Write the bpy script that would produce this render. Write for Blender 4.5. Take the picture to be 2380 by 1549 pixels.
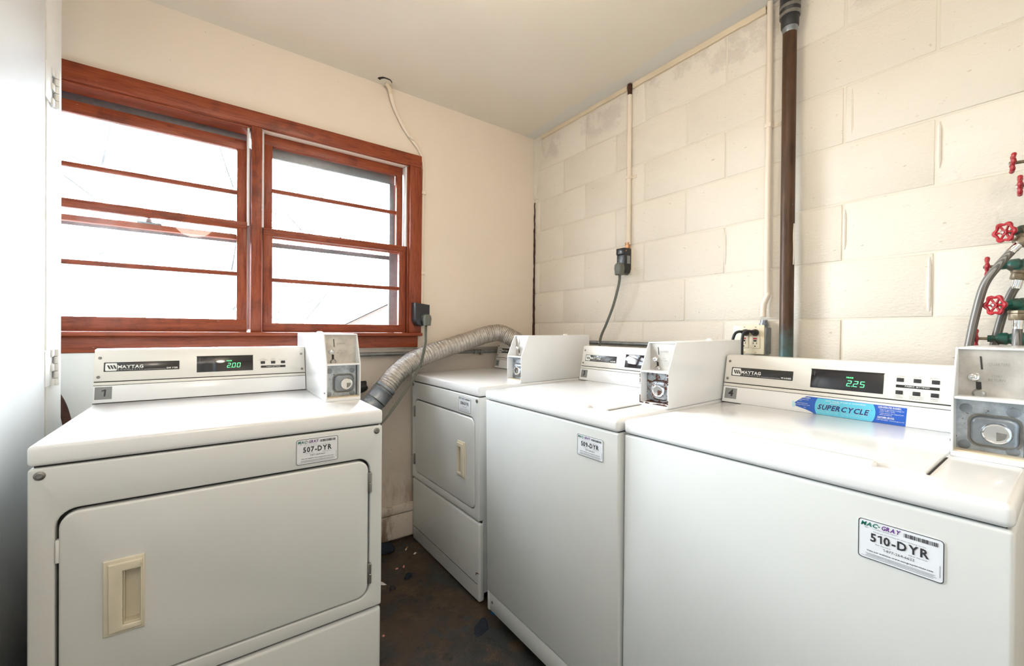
import bpy, bmesh, math, random
from mathutils import Vector, Matrix, noise as mnoise
random.seed(7)
for _o in list(bpy.data.objects): bpy.data.objects.remove(_o)
S = bpy.context.scene
COL = S.collection
PI = math.pi
H = 1.14                       # eye height; measured heights below are given relative to the eye
def Z(z): return z + H

# ------------------------------------------------------------------ camera
_yaw, _pit, _rol = math.radians(36.258), math.radians(-0.312), math.radians(-0.472)
_f = Vector((math.sin(_yaw)*math.cos(_pit), math.cos(_yaw)*math.cos(_pit), math.sin(_pit)))
_r = Vector((math.cos(_yaw), -math.sin(_yaw), 0))
_d = _f.cross(_r)
_r2 = _r*math.cos(_rol) + _d*math.sin(_rol)
_d2 = _d*math.cos(_rol) - _r*math.sin(_rol)
cd = bpy.data.cameras.new('camera'); cam = bpy.data.objects.new('camera', cd); COL.objects.link(cam)
cd.sensor_width = 36.0; cd.lens = 966.8/2380*36.0; cd.clip_start = 0.02; cd.clip_end = 200
m = Matrix.Identity(4)
for i in range(3):
    m[i][0] = _r2[i]; m[i][1] = -_d2[i]; m[i][2] = -_f[i]
m[0][3], m[1][3], m[2][3] = 0, 0, H
cam.matrix_world = m
S.camera = cam
S.view_settings.view_transform = 'Standard'; S.view_settings.look = 'None'
S.view_settings.gamma = 1.0; S.view_settings.exposure = 1.62
S.view_settings.use_curve_mapping = False

# ------------------------------------------------------------------ sky and lights
W = bpy.data.worlds.new('overcast_sky'); S.world = W; W.use_nodes = True
bg = W.node_tree.nodes['Background']; bg.inputs[0].default_value = (0.86, 0.925, 1.0, 1); bg.inputs[1].default_value = 25
def area(name, loc, rot, sx, sy, power, col, portal=False):
    l = bpy.data.lights.new(name, 'AREA'); l.shape = 'RECTANGLE'; l.size = sx; l.size_y = sy
    l.energy = power; l.color = col
    o = bpy.data.objects.new(name, l); o.location = loc; o.rotation_euler = rot; COL.objects.link(o)
    if portal: l.cycles.is_portal = True
    return o
area('window_portal', (0.19, 2.36, Z(0.44)), (-PI/2, 0, 0), 1.5, 0.95, 1, (1, 1, 1), True)
area('left_cool_fill', (-0.335, -0.70, Z(-0.05)), (0, -PI/2, 0), 1.9, 0.8, 1.6, (0.50, 0.78, 1.0))  # cool fill added for washer fronts; the left wall has no doorway here
def fill_point(name, loc, power, rad, col):
    l = bpy.data.lights.new(name, 'POINT'); l.energy = power; l.color = col; l.shadow_soft_size = rad
    o = bpy.data.objects.new(name, l); o.location = loc; COL.objects.link(o)
fill_point('corner_fill', (0.62, 0.82, Z(1.06)), 4.0, 0.13, (1.0, 0.88, 0.74))  # unseen point fill added to lift the far corner and block wall
fill_point('rear_fill', (-0.10, -0.45, Z(1.0)), 6.5, 0.16, (1.0, 0.90, 0.78))  # unseen point fill added behind the camera to brighten the upper walls

# ------------------------------------------------------------------ material helpers
def lin(c):
    return tuple((x/12.92 if x <= .04045 else ((x+.055)/1.055)**2.4) for x in c)
def hexc(h):
    return lin(tuple(int(h[i:i+2], 16)/255 for i in (0, 2, 4)))
class N:
    def __init__(s, name):
        s.m = bpy.data.materials.new(name); s.m.use_nodes = True
        s.t = s.m.node_tree; s.b = s.t.nodes['Principled BSDF']; s.out = s.t.nodes['Material Output']
    def n(s, typ, **kw):
        x = s.t.nodes.new(typ)
        for k, v in kw.items(): setattr(x, k, v)
        return x
    def l(s, a, b): s.t.links.new(a, b)
    def set(s, **kw):
        for k, v in kw.items():
            s.b.inputs[k.replace('_', ' ')].default_value = v
    def pos(s, world=True):
        if world: return s.n('ShaderNodeNewGeometry').outputs['Position']
        return s.n('ShaderNodeTexCoord').outputs['Object']
    def mapped(s, src, scale):
        mp = s.n('ShaderNodeMapping'); mp.inputs['Scale'].default_value = scale; s.l(src, mp.inputs[0]); return mp.outputs[0]
    def noise(s, src, scale, detail=4, rough=.55, dist=0):
        x = s.n('ShaderNodeTexNoise'); x.inputs['Scale'].default_value = scale; x.inputs['Detail'].default_value = detail
        x.inputs['Roughness'].default_value = rough; x.inputs['Distortion'].default_value = dist
        s.l(src, x.inputs['Vector']); return x.outputs['Fac']
    def ramp(s, src, pts):
        x = s.n('ShaderNodeValToRGB'); e = x.color_ramp.elements
        while len(e) < len(pts): e.new(.5)
        for i, (p, c) in enumerate(pts):
            e[i].position = p
            e[i].color = (c, c, c, 1) if isinstance(c, (int, float)) else (*c[:3], 1)
        s.l(src, x.inputs[0]); return x.outputs[0]
    def mix(s, f, a, b, mode='MIX'):
        x = s.n('ShaderNodeMix', data_type='RGBA', blend_type=mode)
        for sock, v in ((x.inputs[0], f), (x.inputs[6], a), (x.inputs[7], b)):
            if isinstance(v, bpy.types.NodeSocket): s.l(v, sock)
            elif isinstance(v, (int, float)): sock.default_value = v
            else: sock.default_value = (*v[:3], 1)
        return x.outputs[2]
    def math(s, op, a, b=0.0):
        x = s.n('ShaderNodeMath', operation=op)
        for i, v in enumerate((a, b)):
            if isinstance(v, bpy.types.NodeSocket): s.l(v, x.inputs[i])
            else: x.inputs[i].default_value = v
        return x.outputs[0]
    def bump(s, h, strength=.3, dist=.002):
        x = s.n('ShaderNodeBump'); x.inputs['Strength'].default_value = strength; x.inputs['Distance'].default_value = dist
        s.l(h, x.inputs['Height']); s.l(x.outputs[0], s.b.inputs['Normal'])
    def col(s, c): s.l(c, s.b.inputs['Base Color'])
def simple(name, c, rough=.4, metal=0, var=.06, scale=25, bump=0, bscale=200, emit=0, coat=0, spec=.5, crough=.08):
    k = N(name); p = k.pos(False)
    if var:
        d = tuple(x*(1-var*2.2) for x in c)
        k.col(k.mix(k.ramp(k.noise(p, scale), [(.35, 0), (.7, 1)]), d, c))
    else: k.b.inputs['Base Color'].default_value = (*c, 1)
    k.set(Roughness=rough, Metallic=metal, Specular_IOR_Level=spec, Coat_Weight=coat, Coat_Roughness=crough)
    if bump: k.bump(k.noise(p, bscale, 3), bump, .001)
    if emit:
        k.b.inputs['Emission Color'].default_value = (*c, 1); k.b.inputs['Emission Strength'].default_value = emit
    return k.m
M = {}
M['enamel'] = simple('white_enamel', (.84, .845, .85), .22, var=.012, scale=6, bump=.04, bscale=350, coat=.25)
M['enamel_shade'] = simple('shaded_enamel', (.70, .715, .705), .34, var=.012, scale=6, bump=.04, bscale=350, coat=.55, crough=.26)  # same white enamel, greyed to paint shade onto fronts and cabinets
M['cream'] = simple('cream_enamel', (.76, .735, .68), .3, var=.015, scale=8, bump=.03, bscale=300, coat=.35)
M['almond'] = simple('almond_plastic', (.74, .68, .54), .35, var=.03, scale=20)
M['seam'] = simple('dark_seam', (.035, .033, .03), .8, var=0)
M['black'] = simple('black_plate', (.018, .018, .02), .25, var=0, coat=.3)
M['glassblk'] = simple('display_glass', (.012, .012, .016), .08, var=0, coat=.6)
M['rubber'] = simple('black_rubber', (.02, .02, .022), .45, var=.1)
M['boxblk'] = simple('black_bakelite', (.02, .021, .025), .28, var=.1, scale=60)
M['print_white'] = simple('white_print', (.82, .82, .80), .5, var=0)
M['print_dark'] = simple('dark_print', (.03, .03, .035), .5, var=0)
M['print_grey'] = simple('grey_print', (.30, .29, .27), .5, var=0)
M['print_navy'] = simple('navy_print', (.006, .03, .17), .5, var=0)
M['print_green'] = simple('green_print', (.0, .14, .10), .5, var=0)
M['print_purple'] = simple('purple_print', (.13, .02, .22), .5, var=0)
M['sticker'] = simple('sticker_white', (.78, .80, .84), .35, var=.01, coat=.2)
M['stk_blue'] = simple('sticker_blue', (.012, .10, .50), .3, var=.02, coat=.2)
M['stk_cyan'] = simple('sticker_cyan', (.12, .58, .78), .3, var=.02, coat=.2)
M['stk_pale'] = simple('sticker_pale_cyan', (.45, .74, .82), .3, var=.02)
M['tag_grey'] = simple('grey_number_tag', (.25, .26, .26), .5, var=.05)
M['led'] = simple('green_led', (.10, .85, .28), .4, var=0, emit=.5)
M['steel'] = simple('brushed_steel', (.52, .51, .49), .3, 1, var=.08, scale=30)
M['chrome'] = simple('chrome', (.80, .81, .83), .1, 1, var=0)
M['screw'] = simple('screw_steel', (.30, .29, .27), .4, .9, var=.1, scale=90)
M['galv'] = simple('galvanized', (.30, .33, .36), .38, .75, var=.12, scale=30)
M['greypipe'] = simple('grey_conduit', (.26, .27, .27), .4, .6, var=.15, scale=25)
M['cordgrey'] = simple('grey_cord', (.13, .135, .11), .45, var=.05)
M['alu'] = simple('weathered_aluminium', (.16, .165, .175), .45, .4, var=.1, scale=40)
M['liner'] = simple('white_vinyl', (.80, .80, .80), .35, var=.02)
M['ivory'] = simple('ivory_plastic', (.78, .69, .52), .35, var=.02)
M['red'] = simple('red_wheel', (.45, .02, .03), .35, var=.15, scale=60, coat=.3)
M['redbtn'] = simple('red_button', (.5, .03, .05), .4, var=0)
M['copperflag'] = simple('copper_strap', (.55, .27, .13), .4, .6, var=.1)
M['blue_cloth'] = simple('blue_cloth', (.012, .020, .036), .9, var=.2, scale=80)
M['paper'] = simple('white_paper', (.7, .68, .66), .8, var=.05)
M['pink'] = simple('pink_scrap', (.8, .35, .32), .8, var=.1)
M['filter'] = simple('orange_filter', (.62, .26, .06), .8, var=.1)
M['bluefoot'] = simple('blue_plastic', (.01, .12, .28), .5, var=.1)
M['whitepaint'] = simple('glossy_door_paint', (.66, .68, .68), .27, var=.02, scale=5, bump=.05, bscale=60, spec=.45)
M['jambpaint'] = simple('jamb_paint', (.72, .725, .70), .4, var=.02, scale=8)
M['bark'] = simple('grey_bark', (.027, .026, .025), .9, var=.2, scale=6)
M['roof'] = simple('roof_shingle', (.05, .05, .052), .9, var=.1)
M['lawn'] = simple('winter_lawn', (.045, .045, .04), 1, var=.2, scale=2)
M['tan'] = simple('tan_trim_paint', (.74, .62, .45), .5, var=.05, scale=6, bump=.1, bscale=60)

def wall_paint(name, base, dark, bstr=.15, cracks=False):
    k = N(name); p = k.pos()
    c = k.mix(k.ramp(k.noise(p, 2.2, 3), [(.35, 0), (.7, 1)]), dark, base)
    spk = k.ramp(k.noise(p, 62, 2, .5), [(.765, 0), (.79, 1)])
    c = k.mix(k.math('MULTIPLY', spk, .45), c, (.22, .16, .10))
    k.col(c); k.set(Roughness=.6, Specular_IOR_Level=.3)
    k.bump(k.noise(p, 90, 5), bstr, .0015)
    return k
M['wall'] = wall_paint('cream_wall_paint', (.80, .70, .585), (.77, .67, .555)).m
# ceiling, with the grey filler smeared along the block wall
k = wall_paint('ceiling_paint', (.80, .735, .63), (.77, .705, .60), .1)
p = k.pos(); sx = k.n('ShaderNodeSeparateXYZ'); k.l(p, sx.inputs[0])
edge = k.math('ADD', sx.outputs[0], k.math('MULTIPLY', k.noise(p, 5, 5, .7), .16))
fill = k.ramp(k.math('SUBTRACT', edge, 1.0), [(.755, 0), (.775, 1)])
k.col(k.mix(fill, k.mix(k.ramp(k.noise(p, 1.6, 3), [(.35, 0), (.7, 1)]), (.77, .705, .60), (.80, .735, .63)), (.72, .705, .655)))
M['ceiling'] = k.m
# painted concrete block
k = N('painted_block'); p = k.pos()
sx = k.n('ShaderNodeSeparateXYZ'); k.l(p, sx.inputs[0])
base = k.mix(k.ramp(k.noise(p, 1.8, 3), [(.35, 0), (.7, 1)]), (.76, .70, .605), (.80, .74, .65))
pits = k.ramp(k.noise(k.mapped(p, (1, 1, 2.2)), 34, 3, .6), [(.69, 0), (.74, 1)])
base = k.mix(k.math('MULTIPLY', pits, .5), base, (.42, .32, .20))
# bare filler patch high on the wall
zz = k.math('SUBTRACT', sx.outputs[2], H + 1.0)
band = k.math('MULTIPLY', k.ramp(zz, [(.085, 0), (.13, 1)]), k.ramp(k.noise(p, 3.2, 6, .7), [(.50, 0), (.56, 1)]))
base = k.mix(k.math('MULTIPLY', band, .6), base, (.60, .535, .475))
k.col(base); k.set(Roughness=.5, Specular_IOR_Level=.35)
hb = k.math('ADD', k.noise(k.mapped(p, (1, 1, 1.7)), 75, 5, .65), k.math('MULTIPLY', k.noise(p, 22, 3), .8))
k.bump(hb, .6, .004)
M['block'] = k.m
k = wall_paint('mortar_paint', (.76, .71, .61), (.70, .64, .54), .3); M['mortar'] = k.m
# foundation concrete: stained, peeling towards the floor
k = N('stained_foundation'); p = k.pos(); sx = k.n('ShaderNodeSeparateXYZ'); k.l(p, sx.inputs[0])
c = k.mix(k.ramp(k.noise(p, 3, 4), [(.35, 0), (.7, 1)]), (.56, .485, .41), (.67, .595, .515))
dots = k.ramp(k.noise(p, 70, 3, .6), [(.66, 0), (.70, 1)])
c = k.mix(k.math('MULTIPLY', dots, .6), c, (.10, .07, .05))
low = k.math('MULTIPLY', k.ramp(sx.outputs[2], [(.05, 1), (.42, 0)]), k.ramp(k.noise(k.mapped(p, (1, 1, .35)), 14, 5, .65), [(.48, 0), (.60, 1)]))
c = k.mix(k.math('MULTIPLY', low, .8), c, (.17, .085, .04))
k.col(c); k.set(Roughness=.75); k.bump(k.noise(p, 60, 5), .35, .002)
M['found'] = k.m
# floor: worn painted concrete
k = N('worn_concrete_floor'); p = k.pos()
c = k.mix(k.ramp(k.noise(p, 3.2, 8, .68, .5), [(.42, 0), (.58, 1)]), (.030, .034, .034), (.078, .046, .025))
c = k.mix(k.math('MULTIPLY', k.ramp(k.noise(p, 8, 8, .72, .3), [(.52, 0), (.66, 1)]), .8), c, (.125, .078, .043))
c = k.mix(k.ramp(k.noise(p, 15, 7, .75), [(.56, 0), (.66, 1)]), c, (.012, .011, .011))
c = k.mix(k.ramp(k.noise(k.mapped(p, (1.3, .8, 1)), 5.0, 6, .6, .3), [(.60, 0), (.64, 1)]), c, (.040, .046, .050))
c = k.mix(k.math('MULTIPLY', k.ramp(k.noise(p, 24, 8, .78), [(.63, 0), (.69, 1)]), .75), c, (.21, .15, .105))
c = k.mix(k.math('MULTIPLY', k.ramp(k.noise(p, 85, 3), [(.68, 0), (.74, 1)]), .7), c, (.24, .19, .15))
k.col(c); k.l(k.ramp(k.noise(p, 9, 4), [(.3, .28), (.7, .6)]), k.b.inputs['Roughness'])
c = k.mix(k.ramp(k.noise(p, 210, 4, .7), [(.40, .45), (.60, 0)]), c, (.008, .007, .006)); k.col(c)
k.bump(k.noise(p, 45, 8, .7), .6, .005)
M['floor'] = k.m
# stained wood
def wood(name, axis):
    k = N(name); p = k.pos()
    sc = {'x': (1.2, 14, 14), 'z': (14, 14, 1.2)}[axis]
    g = k.noise(k.mapped(p, sc), 6, 6, .65, 1.2)
    c = k.ramp(g, [(.25, (.12, .018, .007)), (.5, (.255, .050, .017)), (.75, (.33, .078, .028))])
    dark = k.ramp(k.noise(p, 9, 5, .6), [(.56, 0), (.72, 1)])
    c = k.mix(k.math('MULTIPLY', dark, .55), c, (.06, .012, .007))
    scr = k.ramp(k.noise(k.mapped(p, (7, 7, 18) if axis == 'x' else (18, 7, 6)), 3.2, 6, .75), [(.67, 0), (.72, 1)])
    c = k.mix(k.math('MULTIPLY', scr, .65), c, (.62, .36, .24))
    k.col(c); k.set(Roughness=.42, Coat_Weight=.08, Coat_Roughness=.2, Specular_IOR_Level=.35)
    k.bump(g, .12, .001); return k.m
M['woodx'] = wood('stained_wood_rail', 'x'); M['woodz'] = wood('stained_wood_stile', 'z')
# copper drain with verdigris near the floor end
k = N('aged_copper'); p = k.pos(); sx = k.n('ShaderNodeSeparateXYZ'); k.l(p, sx.inputs[0])
c = k.mix(k.ramp(k.noise(k.mapped(p, (3, 3, .5)), 14, 5), [(.35, 0), (.65, 1)]), (.045, .022, .011), (.095, .046, .022))
zf = k.math('ADD', sx.outputs[2], k.math('MULTIPLY', k.noise(p, 16, 5, .7), -.22))
gr = k.ramp(k.math('SUBTRACT', zf, .9), [(.0, 1), (.17, 0)])
c = k.mix(k.math('MULTIPLY', gr, .9), c, (.085, .20, .20))
sp = k.ramp(k.noise(p, 22, 4, .7), [(.70, 0), (.74, 1)]); c = k.mix(k.math('MULTIPLY', sp, .7), c, (.12, .26, .20))
k.col(c); k.set(Roughness=.45, Metallic=.15, Specular_IOR_Level=.35); k.bump(k.noise(p, 60, 4), .1, .001)
M['copper'] = k.m
k = N('green_brass'); p = k.pos()
c = k.mix(k.ramp(k.noise(p, 30, 5, .6), [(.42, 0), (.6, 1)]), (.10, .085, .06), (.012, .11, .085))
k.col(c); k.set(Roughness=.45, Metallic=.2); k.bump(k.noise(p, 120, 4), .3, .001); M['verd'] = k.m
k = N('dull_brass'); p = k.pos()
k.col(k.mix(k.ramp(k.noise(p, 40, 5, .6), [(.42, 0), (.6, 1)]), (.16, .12, .075), (.27, .22, .15))); k.set(Roughness=.45, Metallic=.5); M['brass'] = k.m
# crinkled foil
k = N('crinkled_foil'); p = k.pos()
k.col(k.ramp(k.noise(p, 50, 4), [(.3, (.46, .44, .42)), (.7, (.66, .62, .57))])); k.set(Roughness=.24, Metallic=.95)
k.bump(k.noise(p, 150, 5, .75), .8, .004); M['foil'] = k.m
# braided hose
k = N('braided_steel'); p = k.pos()
wv = k.n('ShaderNodeTexWave'); wv.inputs['Scale'].default_value = 130; k.l(p, wv.inputs[0])
k.col(k.ramp(wv.outputs['Fac'], [(.2, (.10, .093, .085)), (.8, (.25, .235, .215))])); k.set(Roughness=.5, Metallic=.35); M['braid'] = k.m
# coin mechanism plates
k = N('scuffed_plate'); p = k.pos()
k.col(k.mix(k.ramp(k.noise(p, 22, 5, .6), [(.4, 0), (.7, 1)]), (.48, .45, .41), (.66, .63, .58))); k.set(Roughness=.35, Metallic=.65); M['plate'] = k.m
k = N('zinc_plate'); p = k.pos()
c = k.mix(k.ramp(k.noise(p, 40, 5, .6), [(.4, 0), (.7, 1)]), (.34, .38, .41), (.58, .63, .68))
c = k.mix(k.ramp(k.noise(p, 75, 4, .7), [(.62, 0), (.68, 1)]), c, (.10, .05, .03))
k.col(c); k.set(Roughness=.4, Metallic=.6); M['zinc'] = k.m
k = N('rusty_zinc'); p = k.pos()
c = k.mix(k.ramp(k.noise(p, 40, 5, .6), [(.4, 0), (.7, 1)]), (.30, .33, .35), (.52, .56, .60))
c = k.mix(k.ramp(k.noise(p, 55, 5, .7), [(.50, 0), (.58, 1)]), c, (.11, .035, .015))
k.col(c); k.set(Roughness=.5, Metallic=.5); M['rustzinc'] = k.m
M['rust'] = simple('rust', (.10, .035, .018), .85, var=.25, scale=80, bump=.4, bscale=120)
M['gapwood'] = simple('bare_brown_wood', (.075, .024, .012), .8, var=.25, scale=30, bump=.5, bscale=60)
# window glass: a thin pane, mostly transmitting
k = N('window_glass')
tr = k.n('ShaderNodeBsdfTransparent'); gl = k.n('ShaderNodeBsdfGlossy'); gl.inputs['Roughness'].default_value = .02
fr = k.n('ShaderNodeFresnel'); fr.inputs['IOR'].default_value = 1.45
mx = k.n('ShaderNodeMixShader'); tr.inputs[0].default_value = (.96, .97, .97, 1)
k.l(k.math('MULTIPLY', fr.outputs[0], .6), mx.inputs[0]); k.l(tr.outputs[0], mx.inputs[1]); k.l(gl.outputs[0], mx.inputs[2]); k.l(mx.outputs[0], k.out.inputs[0])
M['glass'] = k.m
# brick of the house outside
k = N('house_brick'); p = k.pos(False)
bt = k.n('ShaderNodeTexBrick'); bt.inputs['Color1'].default_value = (.048, .030, .024, 1); bt.inputs['Color2'].default_value = (.042, .026, .021, 1)
bt.inputs['Mortar'].default_value = (.05, .045, .04, 1); bt.inputs['Scale'].default_value = 4.0
cx = k.n('ShaderNodeSeparateXYZ'); k.l(p, cx.inputs[0]); cb = k.n('ShaderNodeCombineXYZ'); k.l(cx.outputs[0], cb.inputs[0]); k.l(cx.outputs[2], cb.inputs[1])
k.l(cb.outputs[0], bt.inputs[0]); k.col(bt.outputs[0]); k.set(Roughness=.9); M['brickhouse'] = k.m

# ------------------------------------------------------------------ geometry helpers
ID = lambda x, y, z: Vector((x, y, z))
def smooth(me, ang=40):
    for p_ in me.polygons: p_.use_smooth = True
    me.set_sharp_from_angle(angle=math.radians(ang))
def link(name, bm, mat, parent=None, sm=False, mtx=None):
    me = bpy.data.meshes.new(name); bm.normal_update(); bm.to_mesh(me); bm.free()
    if isinstance(mat, str): mat = M[mat]
    me.materials.append(mat)
    if sm: smooth(me)
    o = bpy.data.objects.new(name, me); COL.objects.link(o)
    if parent: o.parent = parent
    if mtx is not None: o.matrix_local = mtx
    return o
def tag(o, label, cat, group=None):
    o['label'] = label; o['category'] = cat
    if group: o['group'] = group
    return o
def struct(o): o['kind'] = 'structure'; return o
def empty(name, loc, rz=0, rx=0):
    o = bpy.data.objects.new(name, None); o.empty_display_size = .1; COL.objects.link(o)
    o.location = loc; o.rotation_euler = (rx, 0, rz); return o
def bxq(bm, lo, hi, f=ID, bev=0, seg=2):
    """box added to bm, mapped by f; optional bevel on its own edges"""
    b = bmesh.new() if bev else bm
    vs = [b.verts.new((x, y, z)) for x in (lo[0], hi[0]) for y in (lo[1], hi[1]) for z in (lo[2], hi[2])]
    for q in ((0, 1, 3, 2), (4, 6, 7, 5), (0, 4, 5, 1), (2, 3, 7, 6), (0, 2, 6, 4), (1, 5, 7, 3)): b.faces.new([vs[i] for i in q])
    if bev:
        bmesh.ops.bevel(b, geom=list(b.edges), offset=bev, segments=seg, profile=.5, affect='EDGES')
        merge(bm, b, f)
    elif f is not ID:
        for v in vs: v.co = f(*v.co)
def merge(bm, b, f=ID):
    mp = {}
    for v in b.verts: mp[v] = bm.verts.new(f(*v.co))
    for fc in b.faces:
        try: bm.faces.new([mp[v] for v in fc.verts])
        except ValueError: pass
    b.free()
def box(name, mat, lo, hi, parent=None, bev=0, seg=2, f=ID, sm=None):
    bm = bmesh.new(); bxq(bm, lo, hi, f, bev, seg)
    bmesh.ops.recalc_face_normals(bm, faces=bm.faces)
    return link(name, bm, mat, parent, sm=bool(bev) if sm is None else sm)
def boxes(name, mat, lst, parent=None, bev=0, f=ID):
    bm = bmesh.new()
    for lo, hi in lst: bxq(bm, lo, hi, f, bev)
    bmesh.ops.recalc_face_normals(bm, faces=bm.faces)
    return link(name, bm, mat, parent, sm=bool(bev))
def rrect(x0, x1, z0, z1, r, n=5):
    r = max(min(r, (x1-x0)/2-1e-5, (z1-z0)/2-1e-5), 1e-5)
    pts = []
    for cx_, cz_, a0 in ((x1-r, z1-r, 0), (x0+r, z1-r, 90), (x0+r, z0+r, 180), (x1-r, z0+r, 270)):
        for i in range(n+1):
            a = math.radians(a0+90*i/n); pts.append((cx_+r*math.cos(a), cz_+r*math.sin(a)))
    return pts
def prism(bm, outline, holes, y0, y1, f=ID, bev=0):
    """outline (and holes) in the x-z plane, extruded from y0 to y1"""
    b = bmesh.new(); es = []
    for loop in [outline]+list(holes):
        vs = [b.verts.new((x, y0, z)) for x, z in loop]
        es += [b.edges.new((vs[i], vs[(i+1) % len(vs)])) for i in range(len(vs))]
    if holes: bmesh.ops.triangle_fill(b, edges=es, use_beauty=True)
    else: b.faces.new([e.verts[0] for e in es])
    fs = list(b.faces)
    r = bmesh.ops.extrude_face_region(b, geom=fs)
    for v in r['geom']:
        if isinstance(v, bmesh.types.BMVert): v.co.y = y1
    bmesh.ops.recalc_face_normals(b, faces=b.faces)
    if bev:
        front = [e for e in b.edges if len(e.link_faces) == 2 and e.calc_face_angle(0) > 1.2 and all(abs(v.co.y-y0) < 1e-6 for v in e.verts)]
        bmesh.ops.bevel(b, geom=front, offset=bev, segments=3, profile=.5, affect='EDGES')
    merge(bm, b, f)
def pris(name, mat, outline, y0, y1, parent=None, holes=(), bev=0, f=ID, sm=True):
    bm = bmesh.new(); prism(bm, outline, holes, y0, y1, f, bev)
    bmesh.ops.recalc_face_normals(bm, faces=bm.faces)
    return link(name, bm, mat, parent, sm=sm)
def frame_of(d):
    d = Vector(d).normalized(); u = d.cross(Vector((0, 0, 1)) if abs(d.z) < .9 else Vector((1, 0, 0))).normalized()
    return d, u, u.cross(d).normalized()
def lathe(bm, p0, d, prof, seg=20, caps=True):
    """prof: list of (distance along d, radius)"""
    d, u, w = frame_of(d); p0 = Vector(p0); rings = []
    for t, r in prof:
        rings.append([bm.verts.new(p0+d*t+(u*math.cos(2*PI*i/seg)+w*math.sin(2*PI*i/seg))*max(r, 1e-5)) for i in range(seg)])
    for a, b in zip(rings, rings[1:]):
        for i in range(seg): bm.faces.new((a[i], a[(i+1) % seg], b[(i+1) % seg], b[i]))
    if caps:
        bm.faces.new(rings[0][::-1]); bm.faces.new(rings[-1])
def cyl(name, mat, p0, d, prof, parent=None, seg=20):
    bm = bmesh.new(); lathe(bm, p0, d, prof, seg); bmesh.ops.recalc_face_normals(bm, faces=bm.faces)
    return link(name, bm, mat, parent, sm=True)
def spline(pts, n=8):
    P = [Vector(p) for p in pts]; P = [P[0]*2-P[1]]+P+[P[-1]*2-P[-2]]; out = []
    for i in range(1, len(P)-2):
        for j in range(n):
            t = j/n; a, b, c, d = P[i-1], P[i], P[i+1], P[i+2]
            out.append(.5*((2*b)+(c-a)*t+(2*a-5*b+4*c-d)*t*t+(3*b-a-3*c+d)*t**3))
    out.append(P[-2]); return out
def tube(bm, path, rad, seg=12, flat=1.0, up=None):
    n = len(path); prev = None; rings = []
    for i, p_ in enumerate(path):
        t = (path[min(i+1, n-1)]-path[max(i-1, 0)]).normalized()
        if prev is None:
            u = t.cross(Vector(up) if up else (Vector((0, 0, 1)) if abs(t.z) < .9 else Vector((1, 0, 0)))).normalized()
        else: u = (prev-t*prev.dot(t)).normalized()
        prev = u; w = t.cross(u)
        r = rad(i, n) if callable(rad) else rad
        rings.append([bm.verts.new(p_+u*(r*math.cos(2*PI*k_/seg))+w*(r*flat*math.sin(2*PI*k_/seg))) for k_ in range(seg)])
    for a, b in zip(rings, rings[1:]):
        for k_ in range(seg): bm.faces.new((a[k_], a[(k_+1) % seg], b[(k_+1) % seg], b[k_]))
    bm.faces.new(rings[0][::-1]); bm.faces.new(rings[-1])
def tubeobj(name, mat, pts, rad, parent=None, seg=12, n=8, flat=1.0, up=None, straight=False):
    bm = bmesh.new(); tube(bm, [Vector(p) for p in pts] if straight else spline(pts, n), rad, seg, flat, up)
    bmesh.ops.recalc_face_normals(bm, faces=bm.faces)
    return link(name, bm, mat, parent, sm=True)

# ------------------------------------------------------------------ lettering (glyphs read once as meshes)
CH = "ABCDEFGHIJKLMNOPQRSTUVWXYZabcdefghijklmnopqrstuvwxyz0123456789-.:,!%()/&*"
GL = {}
def _glyphs():
    tmp = []
    for bold in (0, 1):
        for c in CH:
            cu = bpy.data.curves.new('g', 'FONT'); cu.body = c; cu.resolution_u = 2; cu.offset = .028*bold
            o = bpy.data.objects.new('g', cu); COL.objects.link(o); tmp.append((c, bold, o, cu))
    dg = bpy.context.evaluated_depsgraph_get(); dg.update()
    for c, bold, o, cu in tmp:
        me = bpy.data.meshes.new_from_object(o.evaluated_get(dg))
        vs = [(v.co.x, v.co.y) for v in me.vertices]; fs = [tuple(p_.vertices) for p_ in me.polygons]
        x0 = min(v[0] for v in vs); x1 = max(v[0] for v in vs)
        GL[c, bold] = ([(x-x0, y) for x, y in vs], fs, x1-x0)
        bpy.data.meshes.remove(me)
    for c, bold, o, cu in tmp: bpy.data.objects.remove(o); bpy.data.curves.remove(cu)
_glyphs()
_H = max(y for x, y in GL['H', 0][0])
for _b, _w in ((0, .085), (1, .13)):
    _x = .20+_w
    GL['1', _b] = ([(.0, _H*.73), (.0, _H*.73+_w*.8), (.20, _H), (_x, _H), (_x, 0), (.20, 0), (.20, _H*.80)], [(0, 1, 2, 6), (6, 2, 3, 4, 5)], _x)
CAP = max(y for x, y in GL['H', 0][0])
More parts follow.
